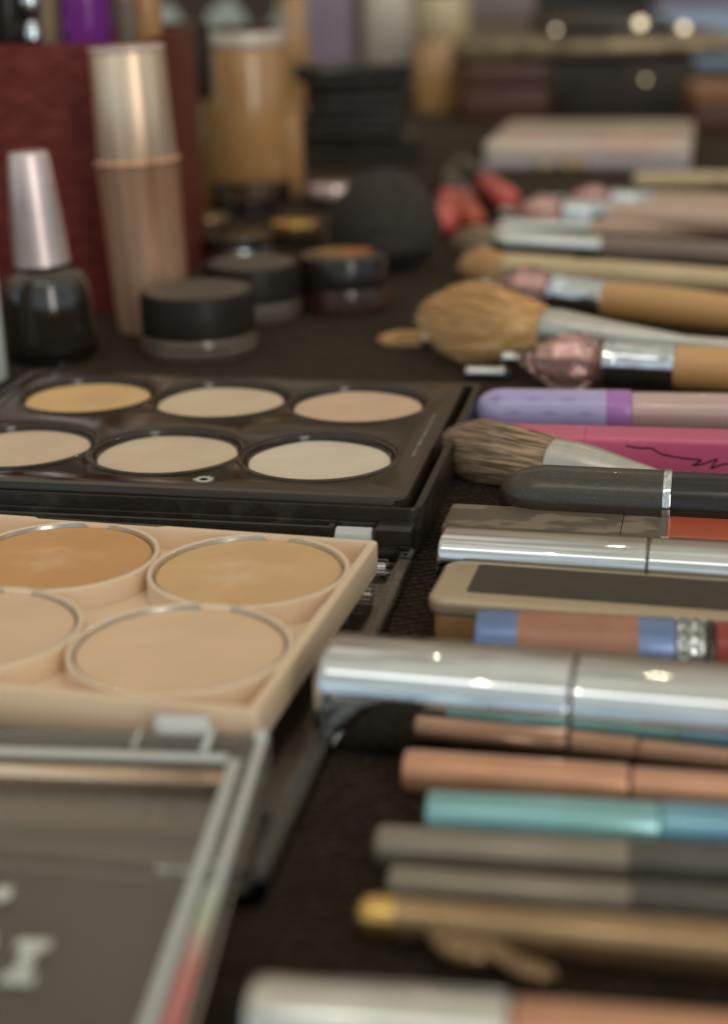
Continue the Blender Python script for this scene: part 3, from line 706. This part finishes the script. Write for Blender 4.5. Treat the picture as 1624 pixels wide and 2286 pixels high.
def brush(label, p0, p1, z, rf, fl, rh, Lh, hair, core, nh, handle, hr, bulge=.5, ferr='paleferrule', th=.012, dome=.5, hl=8, rf2=None):
    a0, a1 = at(*p0, z), at(*p1, z)
    t = thing('makeup_brush', label, 'makeup brush', (a0.x, a0.y, 0), math.atan2(a1.y-a0.y, a1.x-a0.x))
    rf2 = rf2 or hr
    part('ferrule', M[ferr], t, lambda bm: lathe(bm, [(0,.001),(0,rf*.97),(.03,rf),(fl*.12,rf),(fl*.5,(rf+rf2)/2),(fl,rf2),(fl,.001)], n=40), zc=z)
    part('handle', M[handle], t, lambda bm: lathe(bm, [(fl+.003,.001),(fl+.003,hr),(fl+1,hr*1.1),(fl+hl,hr*.8),(fl+hl,.001)], n=32), zc=z)
    f = lambda s: 1+bulge*math.sin(min(1.0, s*1.2)*math.pi*.6)
    part('bristles', M[hair], t, lambda bm: strands(bm, .02, Lh, rh, f, nh, th, 1.0, dome, .06, seg=6, seedv=int(p0[0])), zc=z)
    part('bristle_core', M[core], t, lambda bm: lathe(bm, [(.01,.001)]+[(-Lh*.9*k/8, rh*f(.9*k/8)*.93*math.sqrt(max(0, 1-(k/8)**3.2))) for k in range(8)]+[(-Lh*.88,.001)], n=32), zc=z)
    return t
# 17 big fluffy brush
brush('large fluffy tan powder brush with white metal ferrule', (1215,735), (1600,772), 1.02, .50, 3.3, .52, 3.35, 'hair_tan', 'hair_tan_core', 3600, 'satin', .17, .88, 'paleferrule', .014, .40)
aw = at(905, 757, .2)
t = thing('small_detail_brush', 'small pointed ochre bristle tip under the big fluffy brush', 'makeup brush', (aw.x, aw.y, 0), R(-4))
part('bristles', M['hair_tan'], t, lambda bm: strands(bm, .4, 1.15, .2, lambda s: 1+.1*math.sin(s*3), 500, .02, 1, .5, .02, seg=5), zc=.2)
part('bristle_core', M['hair_tan_core'], t, lambda bm: lathe(bm, [(.4,.001),(.4,.2),(-.2,.18),(-.55,.08),(-.62,.001)], n=20), zc=.2)
part('handle', M['satin'], t, lambda bm: lathe(bm, cyl(.402, 2.2, .15, .02), n=20), zc=.2)
# small silver cap
sw = at(1035, 832, .17)
t = thing('metal_cap', 'small silver metal cap beside the nearest crystal brush', 'cap', (sw.x, sw.y, 0), R(-9))
part('shell', M['silver'], t, lambda bm: lathe(bm, roundend(0, .17, 4, .1)+[(.78,.17),(.80,.19),(.92,.19),(.92,.001)], n=24), zc=.17)
part('dark_neck', M['grey_dark'], t, lambda bm: lathe(bm, cyl(.922, 1.05, .13, .02), n=24), zc=.17)
# 19, 20 brushes behind
brush('short haired tan brush with cream ferrule behind the second crystal brush', (1125,596), (1624,628), .45, .42, 2.1, .40, 1.5, 'hair_tan', 'hair_tan_core', 1200, 'cream', .36, .25, 'cream', .016, .45, rf2=.40)
sw = at(1392, 622, .25)
t = thing('cosmetic_pen', 'thin shiny silver pen lying along the cream brush handle', 'cosmetic pen', (sw.x, sw.y, 0), R(-10))
part('barrel', M['silver'], t, lambda bm: lathe(bm, cyl(0, 7, .24, .04), n=24), zc=.25)
brush('dark brown haired brush with silver ferrule and grey brown handle', (1110,541), (1624,568), .50, .46, 3.4, .44, 1.6, 'hair_brown', 'hair_brown_core', 900, 'taupe', .36, .15, 'silver', .018, .45, rf2=.36)
sw = at(1105, 508, .3)
t = thing('cosmetic_pen', 'pale silver pen with rounded end behind the dark haired brush', 'cosmetic pen', (sw.x, sw.y, 0), R(-11))
part('cap', M['silver'], t, lambda bm: lathe(bm, roundend(0, .3, 5, .25)+[(3.2,.30),(3.2,.001)], n=28), zc=.3)
part('body', M['wood_pale'], t, lambda bm: lathe(bm, cyl(3.205, 9, .28, .03), n=28), zc=.3)
sw = at(1245, 562, .22)
t = thing('eyeliner_pen', 'thin pen with black end and silver barrel near the crystal brushes', 'cosmetic pen', (sw.x, sw.y, 0), R(-6))
part('tip', M['black_matte'], t, lambda bm: lathe(bm, roundend(0, .24, 5, .2)+[(1.0,.24),(1.0,.001)], n=24), zc=.24)
part('barrel', M['silver'], t, lambda bm: lathe(bm, cyl(1.003, 4.6, .22, .03), n=24), zc=.24)
part('end_cap', M['taupe'], t, lambda bm: lathe(bm, cyl(4.603, 9, .24, .03), n=24), zc=.24)
sw = at(1410, 400, .4)
t = thing('cosmetic_pen', 'thick cream pen along the near edge of the pearly palette', 'cosmetic pen', (sw.x, sw.y, 0), R(-5))
part('cap', M['cream'], t, lambda bm: lathe(bm, roundend(0, .34, 5, .2)+[(3.2,.34),(3.2,.001)], n=24), zc=.34)
part('body', M['cream'], t, lambda bm: lathe(bm, cyl(3.24, 9, .32, .03), n=24), zc=.34)

# ------------------------------------------------------------------ standing and background things
def stand(name, label, cat, px, py, parts, yaw=0, group=None, n=48, lean=0, z0=0):
    """parts: (name, material, [(height px, radius px)...]) in photo pixels at the base's distance"""
    b = at(px, py, z0); k = cmpp(px, py, z0); kh = k/math.cos(math.asin(-ray(px,py).z/ray(px,py).length))
    t = thing(name, label, cat, (b.x, b.y, z0), yaw, group, (0, lean))
    for (pn, m, pr) in parts:
        bm = B(); lathe(bm, [(zrow(b, py-h)-z0, r*k) for h, r in pr], 'z', n); obj(pn, bm, M[m], t)
    return t, b, k, kh
def sc(h0, h1, r, b=4, r1=None):
    r1 = r1 or r
    return [(h0,.1),(h0,r-b),(h0+b*.3,r-b*.3),(h0+b,r),(h1-b,r1),(h1-b*.3,r1-b*.3),(h1,r1-b),(h1,.1)]
# copper tube
t, b, k, kh = stand('highlighter_stick', 'tall rose copper tube with paler ringed cap standing by the red box', 'cosmetic tube', 345, 735, [
    ('body', 'copper', [(0,.1),(0,72),(5,78),(60,82),(366,89),(368,90),(374,94),(380,94),(384,88),(384,.1)]),
    ('cap', 'copper_pale', [(385,.1),(385,84),(390,85),(618,79),(622,77),(622,.1)]),
    ('cap_top', 'white_board', [(622.5,.1),(622.5,79),(626,81),(633,80),(634,.1)])], lean=R(-2.0))
# nail polish
t, b, k, kh = stand('nail_polish', 'black nail polish bottle with pinkish silver cap', 'nail polish', 122, 800, [
    ('bottle', 'polish', [(0,.1),(0,78),(6,90),(20,96),(110,99),(160,96),(190,84),(206,60),(210,.1)]),
    ('cap', 'pink_silver', [(211,.1),(211,60),(214,62),(330,55),(455,44),(462,40),(464,.1)])], lean=R(-2.5))
bm = B(); lathe(bm, [(0*kh,.1*k),(0,84*k),(8*kh,97*k),(20*kh,102*k),(34*kh,101*k),(34*kh,.1*k)], 'z', 48); 
o = obj('glass_foot', bm, M['glass'], t)
# pale bottle at the left edge
stand('lotion_bottle', 'pale bluish white bottle cut by the left edge', 'bottle', -45, 850, [
    ('body', 'tissue', [(0,.1),(0,56),(6,62),(300,60),(330,45),(340,.1)]), ('cap', 'silver', sc(341, 560, 44))])
# jars
def jar(label, px, py, r, hl, hb, lidm='lid_matte', glassm='smoke_ring', inner='case_dark', group='round jars with black lids'):
    b = at(px, py); k = cmpp(px, py)*1.0
    t = thing('cosmetic_jar', label, 'jar', (b.x, b.y, 0), 0, group)
    bm = B(); lathe(bm, [(0,.1*k),(0,(r-8)*k),(4*k,r*k),(hb*.45*k,(r+3)*k),(hb*.6*k,(r-4)*k),(hb*.75*k,(r+2)*k),(hb*k,(r-4)*k),(hb*k,.1*k)], 'z', 56)
    obj('jar_body', bm, M[glassm], t)
    bm = B(); lathe(bm, [((hb+1)*k,.1*k),((hb+1)*k,(r-6)*k),((hb+3)*k,(r-2)*k),((hb+hl-8)*k,(r-2)*k),((hb+hl-2)*k,(r-5)*k),((hb+hl)*k,(r-12)*k),((hb+hl)*k,.1*k)], 'z', 56)
    obj('lid', bm, M[lidm], t)
    if lidm == 'lid_matte':
        bm = B(); lathe(bm, [((hb+hl+.6)*k,.1*k),((hb+hl+.6)*k,(r-13)*k),((hb+hl-1)*k,(r-12)*k)][::-1]+[((hb+hl+.7)*k,.1*k)], 'z', 56); obj('lid_top', bm, M['lid_dust'], t)
    bm = B(); lathe(bm, [(3*k,.1*k),(3*k,(r-14)*k),((hb-3)*k,(r-14)*k),((hb-3)*k,.1*k)], 'z', 40); obj('contents', bm, M[inner], t)
    return t, b, k
jar('dusty black lidded jar nearest the black palette', 447, 785, 128, 92, 50)
jar('dusty black lidded jar half hidden behind the nearest jar', 565, 708, 108, 78, 46)
t, b, k = jar('clear jar of brown cream with glossy black lid and gold label', 768, 690, 98, 68, 58, 'black_gloss', 'glass', 'cocoa')
bm = B(); lathe(bm, [(127*k,.1*k),(127*k,66*k),(128.5*k,66*k),(128.5*k,.1*k)], 'z', 40); obj('lid_label', bm, M['gold'], t)
bm = B(); box(bm, (.3,.15,129.6*k), (.9,.35,.02), 0, rz=.6); obj('red_mark', bm, M['red_bullet'], t)
# sponge
b = at(862, 600); k = cmpp(862, 600)
bm = B(); lathe(bm, [(0,.1*k),(3*k,50*k),(20*k,90*k),(55*k,120*k),(100*k,124*k),(150*k,108*k),(190*k,78*k),(215*k,40*k),(224*k,.1*k)], 'z', 48)
o = obj('makeup_sponge', bm, M['sponge']); o.location = Vector((b.x, b.y, 0))*S; tag(o, 'rounded black makeup sponge standing behind the jars', 'makeup sponge')

# box of tubes at the left
b = at(-20, 700); bw, bh, bd = 8.0, zrow(at(-20, 700), 101), 8.6
bx = thing('storage_box', 'dark red glittery open box holding tubes at upper left', 'storage box', (b.x, b.y, 0), R(-4))
bx.location = Vector((b.x+.15, b.y, 0))*S
bm = B()
X0, X1 = -4.2, (at(352, 700).x-bx.location.x/S)/math.cos(R(4))
out = rrect(X0, 0, X1, bd, .05, 2); inn = rrect(X0+.15, .15, X1-.15, bd-.15, .03, 2)
a_ = loopverts(bm, out, 0); b_ = loopverts(bm, out, bh); c_ = loopverts(bm, inn, bh); d_ = loopverts(bm, inn, .2)
strip(bm, a_, b_); strip(bm, b_, c_); strip(bm, c_, d_); bm.faces.new(a_); bm.faces.new(d_)
obj('box_body', bm, M['dark_red'], bx)
bm = B()
for i in range(12): box(bm, (-.2, -.012, .5+i*.52), (7.2, .02, .07), 0)
obj('ribbing', bm, M['dark_red'], bx)
def inbox(name, label, cat, px, dy, r, h, parts_):
    """standing inside the red box, dy cm behind its front wall"""
    d = ray(px, 60); y = b.y+dy; t_ = y/d.y; p = Vector((d.x*t_, y, .22))
    t = thing(name, label, cat, p, 0)
    for (pn, m, pr) in parts_:
        bm = B(); lathe(bm, [(z*h, q*r) for z, q in pr], 'z', 32); obj(pn, bm, M[m], t)
cy_ = lambda z0, z1, q=1: [(z0,.01),(z0,q*.94),(z0+.01,q),(z1-.01,q),(z1,q*.94),(z1,.01)]
inbox('lip_gloss_tube', 'vivid purple tube standing in the red box', 'cosmetic tube', 193, 1.6, .68, 10.5, [('cap','purple',cy_(.55,1)),('body','purple',cy_(0,.548,.96))])
inbox('mascara_tube', 'black tube at the left end of the red box', 'cosmetic tube', 18, 1.3, .52, 11, [('cap','black_gloss',cy_(.5,1)),('body','black_matte',cy_(0,.498,.96))])
inbox('lip_pencil', 'slim pen with gold barrel and silver balls in the red box', 'cosmetic pen', 72, 1.1, .25, 11, [('tip','chrome',[(0.60,.01),(.61,.8),(.64,1),(.67,.8),(.68,.4),(.69,.8),(.72,1.2),(.75,.8),(.755,.01)]),('barrel','gold',cy_(.757,1,1.1)),('stem','black_matte',cy_(0,.599,.7))])
inbox('cosmetic_pen', 'cream capped pen left of the purple tube', 'cosmetic pen', 118, 2.6, .32, 10, [('cap','cream',cy_(.5,1)),('barrel','black_matte',cy_(0,.498,.9))])
inbox('lip_pencil', 'taupe pencil right of the purple tube', 'cosmetic pencil', 284, 4.3, .30, 9.8, [('barrel','taupe',cy_(.0,.8)),('end_cap','copper',cy_(.802,1,.96))])
inbox('lip_gloss_tube', 'amber tube at the right end of the red box', 'cosmetic tube', 328, 5.3, .45, 10.5, [('cap','ochre',cy_(.5,1)),('body','ochre_dark',cy_(0,.498,.95))])

# bottles behind
stand('foundation_bottle', 'black capped bottle of dark liquid right of the red box', 'bottle', 430, 475, [
    ('body','ochre_dark', sc(0, 255, 50, 6)), ('cap','black_matte', sc(256, 425, 60, 6))])
stand('foundation_bottle', 'large orange foundation bottle with pale cap behind the jars', 'bottle', 562, 448, [
    ('base','black_gloss', sc(0, 46, 90, 5)), ('body','ochre', sc(46.5, 342, 90, 8)), ('cap','white_board', sc(342.5, 378, 88, 8)), ('pump','black_matte', sc(378.5, 392, 70, 5))])
stand('foundation_bottle', 'shorter orange bottle half hidden behind the large orange bottle', 'bottle', 626, 438, [
    ('body','ochre', sc(0, 190, 54, 8)), ('cap','ochre', sc(190.5, 212, 48, 8))])
stand('foundation_bottle', 'far ochre foundation bottle with cream cap', 'bottle', 990, 250, [
    ('body','ochre', sc(0, 165, 62, 8)), ('cap','cream', sc(165.5, 262, 60, 8))])
# black compacts stack
sb = at(790, 372); k = cmpp(790, 372)
CG = 'black compacts stacked behind the sponge'
for (i, dz, h, w, dx, lab) in ((0,0,62,255,20,'lowest black compact of the stack'), (1,64,58,235,-5,'second black compact from the bottom of the stack'), (2,124,52,215,5,'third black compact from the bottom of the stack'), (3,178,44,240,0,'topmost black compact of the stack, wider than the one below')):
    t = thing('pressed_compact', lab, 'compact', (sb.x+dx*k, sb.y+1.6, dz*k), R(-6+i*7), CG)
    bm = B(); box(bm, (0,0,h*k*.28), (w*k, w*k*.8, h*k*.55), .12, 3, vr=.6); obj('base', bm, M['black_matte'], t)
    bm = B(); box(bm, (0,0,h*k*.78), (w*k, w*k*.8, h*k*.40), .12, 3, vr=.6); obj('lid', bm, M['black_gloss' if i % 2 else 'lid_matte'], t)
# things on top of / behind the stack
stand('carton', 'pale lilac carton standing behind the black compacts', 'carton', 745, 215, [('body','lilac_pale', [(0,.1),(0,70),(260,70),(260,.1)]), ('lid','tissue', [(261,.1),(261,72),(300,72),(300,.1)])], n=4, yaw=R(40))
stand('cosmetic_tube', 'cream coloured tube between the lilac carton and the far ochre bottle', 'cosmetic tube', 870, 215, [('cap','cream', sc(0, 90, 56)), ('body','white_board', sc(90.5, 300, 58))])
stand('foundation_bottle', 'slim amber bottle left of the lilac carton', 'bottle', 664, 235, [('body','ochre', sc(0, 250, 30, 5)), ('cap','gold', sc(250.5, 310, 26, 4))])
tb = at(500, 190); tk = cmpp(500, 190)
t = thing('tissue_pack', 'crumpled white tissue pack far behind the bottles', 'tissue', (tb.x, tb.y, 0))
bm = B(); rr_ = random.Random(9); G = 16
gv = [[bm.verts.new(((i/G-.5)*320*tk+rr_.uniform(-.2,.2), j/6*3.0, (150+40*math.sin(i*.9)+rr_.uniform(-14,14)-10*j)*tk*(1 if 0 < i < G else .1))) for j in range(7)] for i in range(G+1)]
fv = [bm.verts.new((v[0].co.x*1.02, -.3, 0)) for v in gv]
for i in range(G):
    bm.faces.new((fv[i], fv[i+1], gv[i+1][0], gv[i][0]))
    for j in range(6): bm.faces.new((gv[i][j], gv[i+1][j], gv[i+1][j+1], gv[i][j+1]))
obj('pack', bm, M['tissue'], t, 50)
stand('lotion_bottle', 'small silver topped bottle behind the large orange bottle', 'bottle', 705, 150, [('body','silver', sc(0, 200, 34, 6)), ('cap','lav_board', sc(200.5, 260, 30, 5))])

# small pots behind the jars
def pot(label, px, py, r, h, m1, m2, cat='jar', nm='cream_pot'):
    return stand(nm, label, cat, px, py, [('base', m1, sc(0, h*.5, r, 3)), ('lid', m2, sc(h*.5+.5, h, r-2, 3))])
pot('black pot with silver rim behind the dusty jars', 532, 570, 80, 46, 'silver', 'black_gloss')
pot('glossy black pot in front of the large orange bottle', 555, 478, 66, 46, 'black_gloss', 'black_gloss')
pot('small pot with gold lid left of the black sponge', 660, 545, 56, 52, 'black_gloss', 'gold')
pot('small olive lidded pot by the copper tube', 465, 520, 50, 40, 'black_gloss', 'bronze')
pot('dusty pink pot just left of the black sponge', 742, 458, 56, 46, 'black_gloss', 'rose_tint')

# lipstick bullets behind sponge
def bullet(label, p0, p1, r, m, gp='coral red lipsticks lying behind the sponge'):
    a0, a1 = at(*p0, r), at(*p1, r); L_ = (a1-a0).length
    t = thing('open_lipstick', label, 'lipstick', (a0.x, a0.y, 0), math.atan2(a1.y-a0.y, a1.x-a0.x), gp)
    part('bullet', M[m], t, lambda bm: lathe(bm, roundend(0, r, 6, r*1.4)+[(L_*.55,r),(L_*.55,.001)], n=28), zc=r)
    part('case', M['black_gloss'], t, lambda bm: lathe(bm, cyl(L_*.55+.003, L_+1.5, r*1.15, .04), n=28), zc=r*1.15)
bullet('deep rose lipstick lying open right of the sponge', (990,505), (1012,405), .50, 'rose_cream')
bullet('coral lipstick lying open beside the crystal brushes', (1140,452), (1045,385), .48, 'rose_cream')
bullet('small red lipstick tip between two coral lipsticks', (1060,495), (1015,412), .42, 'red_bullet')
# pearly palette
b1, b2 = at(1075, 380, 0), at(1540, 380, 0)
t = thing('pearly_palette', 'closed pearly white and lavender palette far behind the brushes', 'palette', (b1.x, b1.y, 0), R(-12))
Wp = (b2-b1).length
bm = B(); box(bm, (Wp/2, 5.0, .30), (Wp, 10, .56), .18, 3, vr=.5); obj('base', bm, M['lav_board'], t)
bm = B(); box(bm, (Wp/2, 5.0, .86), (Wp*1.0, 10, .54), .18, 3, vr=.5); obj('lid', bm, M['white_board'], t)
bm = B(); extr(bm, rrect(Wp*.52, 1.4, Wp*.92, 3.2, .4), 1.132, 1.145); extr(bm, rrect(Wp*.12, 1.2, Wp*.3, 2.6, .4), 1.132, 1.145); obj('printed_pattern', bm, M['rose_print'] if 'rose_print' in M else mat('faded coral print', (.72,.30,.20), .4, 0, col2=(.72,.50,.38), nscale=30), t)
# charcoal case with silver tray, red brown pouch, and the far end
b1, b2 = at(1200, 262), at(1560, 262); Wc = (b2-b1).length
t = thing('makeup_case', 'charcoal makeup case with gleaming metal edge at the far end', 'makeup case', (b1.x, b1.y, 0), 0)
kk = cmpp(1400, 262)
bm = B(); box(bm, (Wc/2, 8, 60*kk), (Wc, 15, 120*kk), .2, 2, vr=.5); obj('body', bm, M['case_dark'], t)
bm = B(); box(bm, (Wc/2-1, 8, 146*kk), (Wc+7, 15.5, 44*kk), .3, 3, vr=.5); obj('metal_edge', bm, M['dull_brass'] if 'dull_brass' in M else mat('dull brass edge', (.30,.235,.14), .3, .8, col2=(.12,.09,.06), nscale=60), t)
bm = B(); box(bm, (Wc/2, 9, 186*kk), (Wc*.8, 12, 34*kk), .3, 3, vr=.5); obj('handle_pad', bm, M['black_gloss'], t)
em = bpy.data.materials.new('emissive glint'); em.use_nodes = True  # emissive beads stand in for glints along the metal edge
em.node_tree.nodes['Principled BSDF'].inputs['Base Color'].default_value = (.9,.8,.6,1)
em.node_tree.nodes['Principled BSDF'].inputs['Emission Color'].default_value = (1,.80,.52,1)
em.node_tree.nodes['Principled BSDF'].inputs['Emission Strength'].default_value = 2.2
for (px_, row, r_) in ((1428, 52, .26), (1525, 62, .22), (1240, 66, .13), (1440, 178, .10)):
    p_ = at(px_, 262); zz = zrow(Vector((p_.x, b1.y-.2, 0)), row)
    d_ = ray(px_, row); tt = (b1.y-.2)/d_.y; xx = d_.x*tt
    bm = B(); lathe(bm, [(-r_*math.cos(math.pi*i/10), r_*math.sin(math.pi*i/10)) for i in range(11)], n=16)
    o = obj('glint_bead', bm, em, t); o.location = (Vector((xx, b1.y-.2, zz))-b1)*S
def blk(name, label, cat, px, py, w, d, h, m1, m2, mh=.6, yaw=0):
    p = at(px, py); k = cmpp(px, py)
    t = thing(name, label, cat, (p.x, p.y, 0), R(yaw))
    bm = B(); box(bm, (0, d*k/2, h*mh*k/2), (w*k, d*k, h*mh*k), .12, 2, vr=.3); obj('base', bm, M[m1], t)
    bm = B(); box(bm, (0, d*k/2, (h*mh+h)*k/2+.01), (w*k*.99, d*k*.99, h*(1-mh)*k), .12, 2, vr=.3); obj('lid', bm, M[m2], t)
blk('cosmetic_pouch', 'low red brown pouch right of the far ochre bottle', 'pouch', 1130, 272, 190, 150, 120, 'brown_leather', 'brown_leather')
blk('tray_box', 'taupe box with cream edge behind the red brown pouch', 'box', 1120, 150, 150, 150, 160, 'cream', 'taupe', .42)
blk('cosmetic_pouch', 'orange brown pouch at the right edge beyond the pearly palette', 'pouch', 1640, 300, 190, 130, 110, 'brown_leather', 'wood_dark' if 'wood_dark' in M else 'cocoa')
blk('gift_bag', 'pale blue and lilac bag at the far right corner', 'bag', 1570, 150, 210, 150, 180, 'blue_bag' if 'blue_bag' in M else 'tissue', 'lilac_pale', .7, -4)
blk('black_organizer', 'black organizer box far behind the pearly palette', 'box', 1290, 120, 300, 150, 220, 'black_matte', 'black_gloss')
# small pearl beads that catch the light
bp_ = at(1240, 372, .25)
t = thing('pearl_earring', 'pair of tiny glass beads in front of the pearly palette', 'bead charm', (bp_.x, bp_.y, 0), 0)
for dx in (-.55, .45, 1.0):
    o = part('glass_bead', M['amber_glass'], t, lambda bm: lathe(bm, [(-.3*math.cos(math.pi*i/10), .3*math.sin(math.pi*i/10)) for i in range(11)], n=20)); o.location = Vector((dx, 0, .3))*S

# ------------------------------------------------------------------ light
w = bpy.data.worlds.new('World'); scene.world = w; w.use_nodes = True
nt = w.node_tree; N = nt.nodes; L = nt.links; bg = N['Background']
tc = N.new('ShaderNodeTexCoord'); sx = N.new('ShaderNodeSeparateXYZ'); L.new(tc.outputs['Generated'], sx.inputs[0])
def ramp(src, els):
    r = N.new('ShaderNodeValToRGB'); L.new(src, r.inputs[0]); cr_ = r.color_ramp
    while len(cr_.elements) < len(els): cr_.elements.new(.5)
    for e, (p, c) in zip(cr_.elements, els): e.position = p; e.color = (*c, 1)
    return r
mz = N.new('ShaderNodeMapRange'); mz.inputs['From Min'].default_value = -1; mz.inputs['From Max'].default_value = 1; L.new(sx.outputs['Z'], mz.inputs['Value'])
my = N.new('ShaderNodeMapRange'); my.inputs['From Min'].default_value = .35; my.inputs['From Max'].default_value = -.25; L.new(sx.outputs['Y'], my.inputs['Value'])
back = ramp(mz.outputs[0], [(.0,(.05,.035,.022)),(.485,(.08,.055,.035)),(.515,(.38,.47,.53)),(.60,(.41,.48,.52)),(.78,(.46,.48,.46)),(1,(.50,.46,.38))])
front = ramp(mz.outputs[0], [(.0,(.05,.035,.022)),(.50,(.06,.042,.027)),(.60,(.13,.095,.065)),(.68,(.24,.18,.125)),(.79,(.42,.38,.31)),(1,(.50,.46,.38))])
mx = N.new('ShaderNodeMix'); mx.data_type = 'RGBA'; L.new(my.outputs[0], mx.inputs['Factor']); L.new(front.outputs[0], mx.inputs['A']); L.new(back.outputs[0], mx.inputs['B'])
ns = N.new('ShaderNodeTexNoise'); ns.inputs['Scale'].default_value = 4.2; ns.inputs['Detail'].default_value = 2; L.new(tc.outputs['Generated'], ns.inputs['Vector'])
nr = ramp(ns.outputs['Fac'], [(.36,(.62,.60,.56)),(.62,(1.15,1.15,1.15))])
m2 = N.new('ShaderNodeMix'); m2.data_type = 'RGBA'; m2.blend_type = 'MULTIPLY'; m2.inputs['Factor'].default_value = 1
L.new(mx.outputs['Result'], m2.inputs['A']); L.new(nr.outputs[0], m2.inputs['B']); L.new(m2.outputs['Result'], bg.inputs[0]); bg.inputs[1].default_value = 1.38

def area(name, loc, tgt, sx_, sy_, power, col):
    l = bpy.data.lights.new(name, 'AREA'); l.shape = 'RECTANGLE'; l.size = sx_*S; l.size_y = sy_*S; l.energy = power; l.color = col
    o = bpy.data.objects.new(name, l); C.objects.link(o); o.location = Vector(loc)*S
    o.rotation_euler = (Vector(tgt)-Vector(loc)).to_track_quat('-Z', 'Y').to_euler(); return o
area('window_light', (80, -150, 68), (0, 30, 5), 45, 165, 11.0, (1,.93,.82))
area('strip_light', (-10, -55, 150), (0, 25, 0), 190, 26, 2.3, (.97,.98,.95))
for i, (x, y, z) in enumerate(((-40,-30,130), (20,150,120), (90,60,110), (-80,40,120))):  # small point lights added for warm sparkle on metal and crystal
    l = bpy.data.lights.new('sparkle_light', 'POINT'); l.energy = .5; l.shadow_soft_size = .0035; l.color = (1,.78,.50)
    o = bpy.data.objects.new('sparkle_light', l); C.objects.link(o); o.location = Vector((x, y, z))*S

# ------------------------------------------------------------------ camera
cam = bpy.data.cameras.new('camera'); co = bpy.data.objects.new('camera', cam); C.objects.link(co)
rot = Matrix((RT, UP, -FW)).transposed()
co.matrix_world = Matrix.Translation(Vector((0, 0, CZ))*S) @ rot.to_4x4()
cam.sensor_fit = 'VERTICAL'; cam.sensor_height = 36; cam.sensor_width = 36; cam.lens = 36*F/2286
cam.clip_start = .01; cam.clip_end = 50
cam.dof.use_dof = True; cam.dof.focus_distance = 26.3*S; cam.dof.aperture_fstop = cam.lens*.1/.47; cam.dof.aperture_blades = 0
scene.camera = co
scene.view_settings.view_transform = 'Standard'; scene.view_settings.look = 'None'; scene.view_settings.exposure = 0
scene.render.engine = 'CYCLES'
scene.cycles.max_bounces = 10; scene.cycles.transmission_bounces = 8; scene.cycles.glossy_bounces = 5
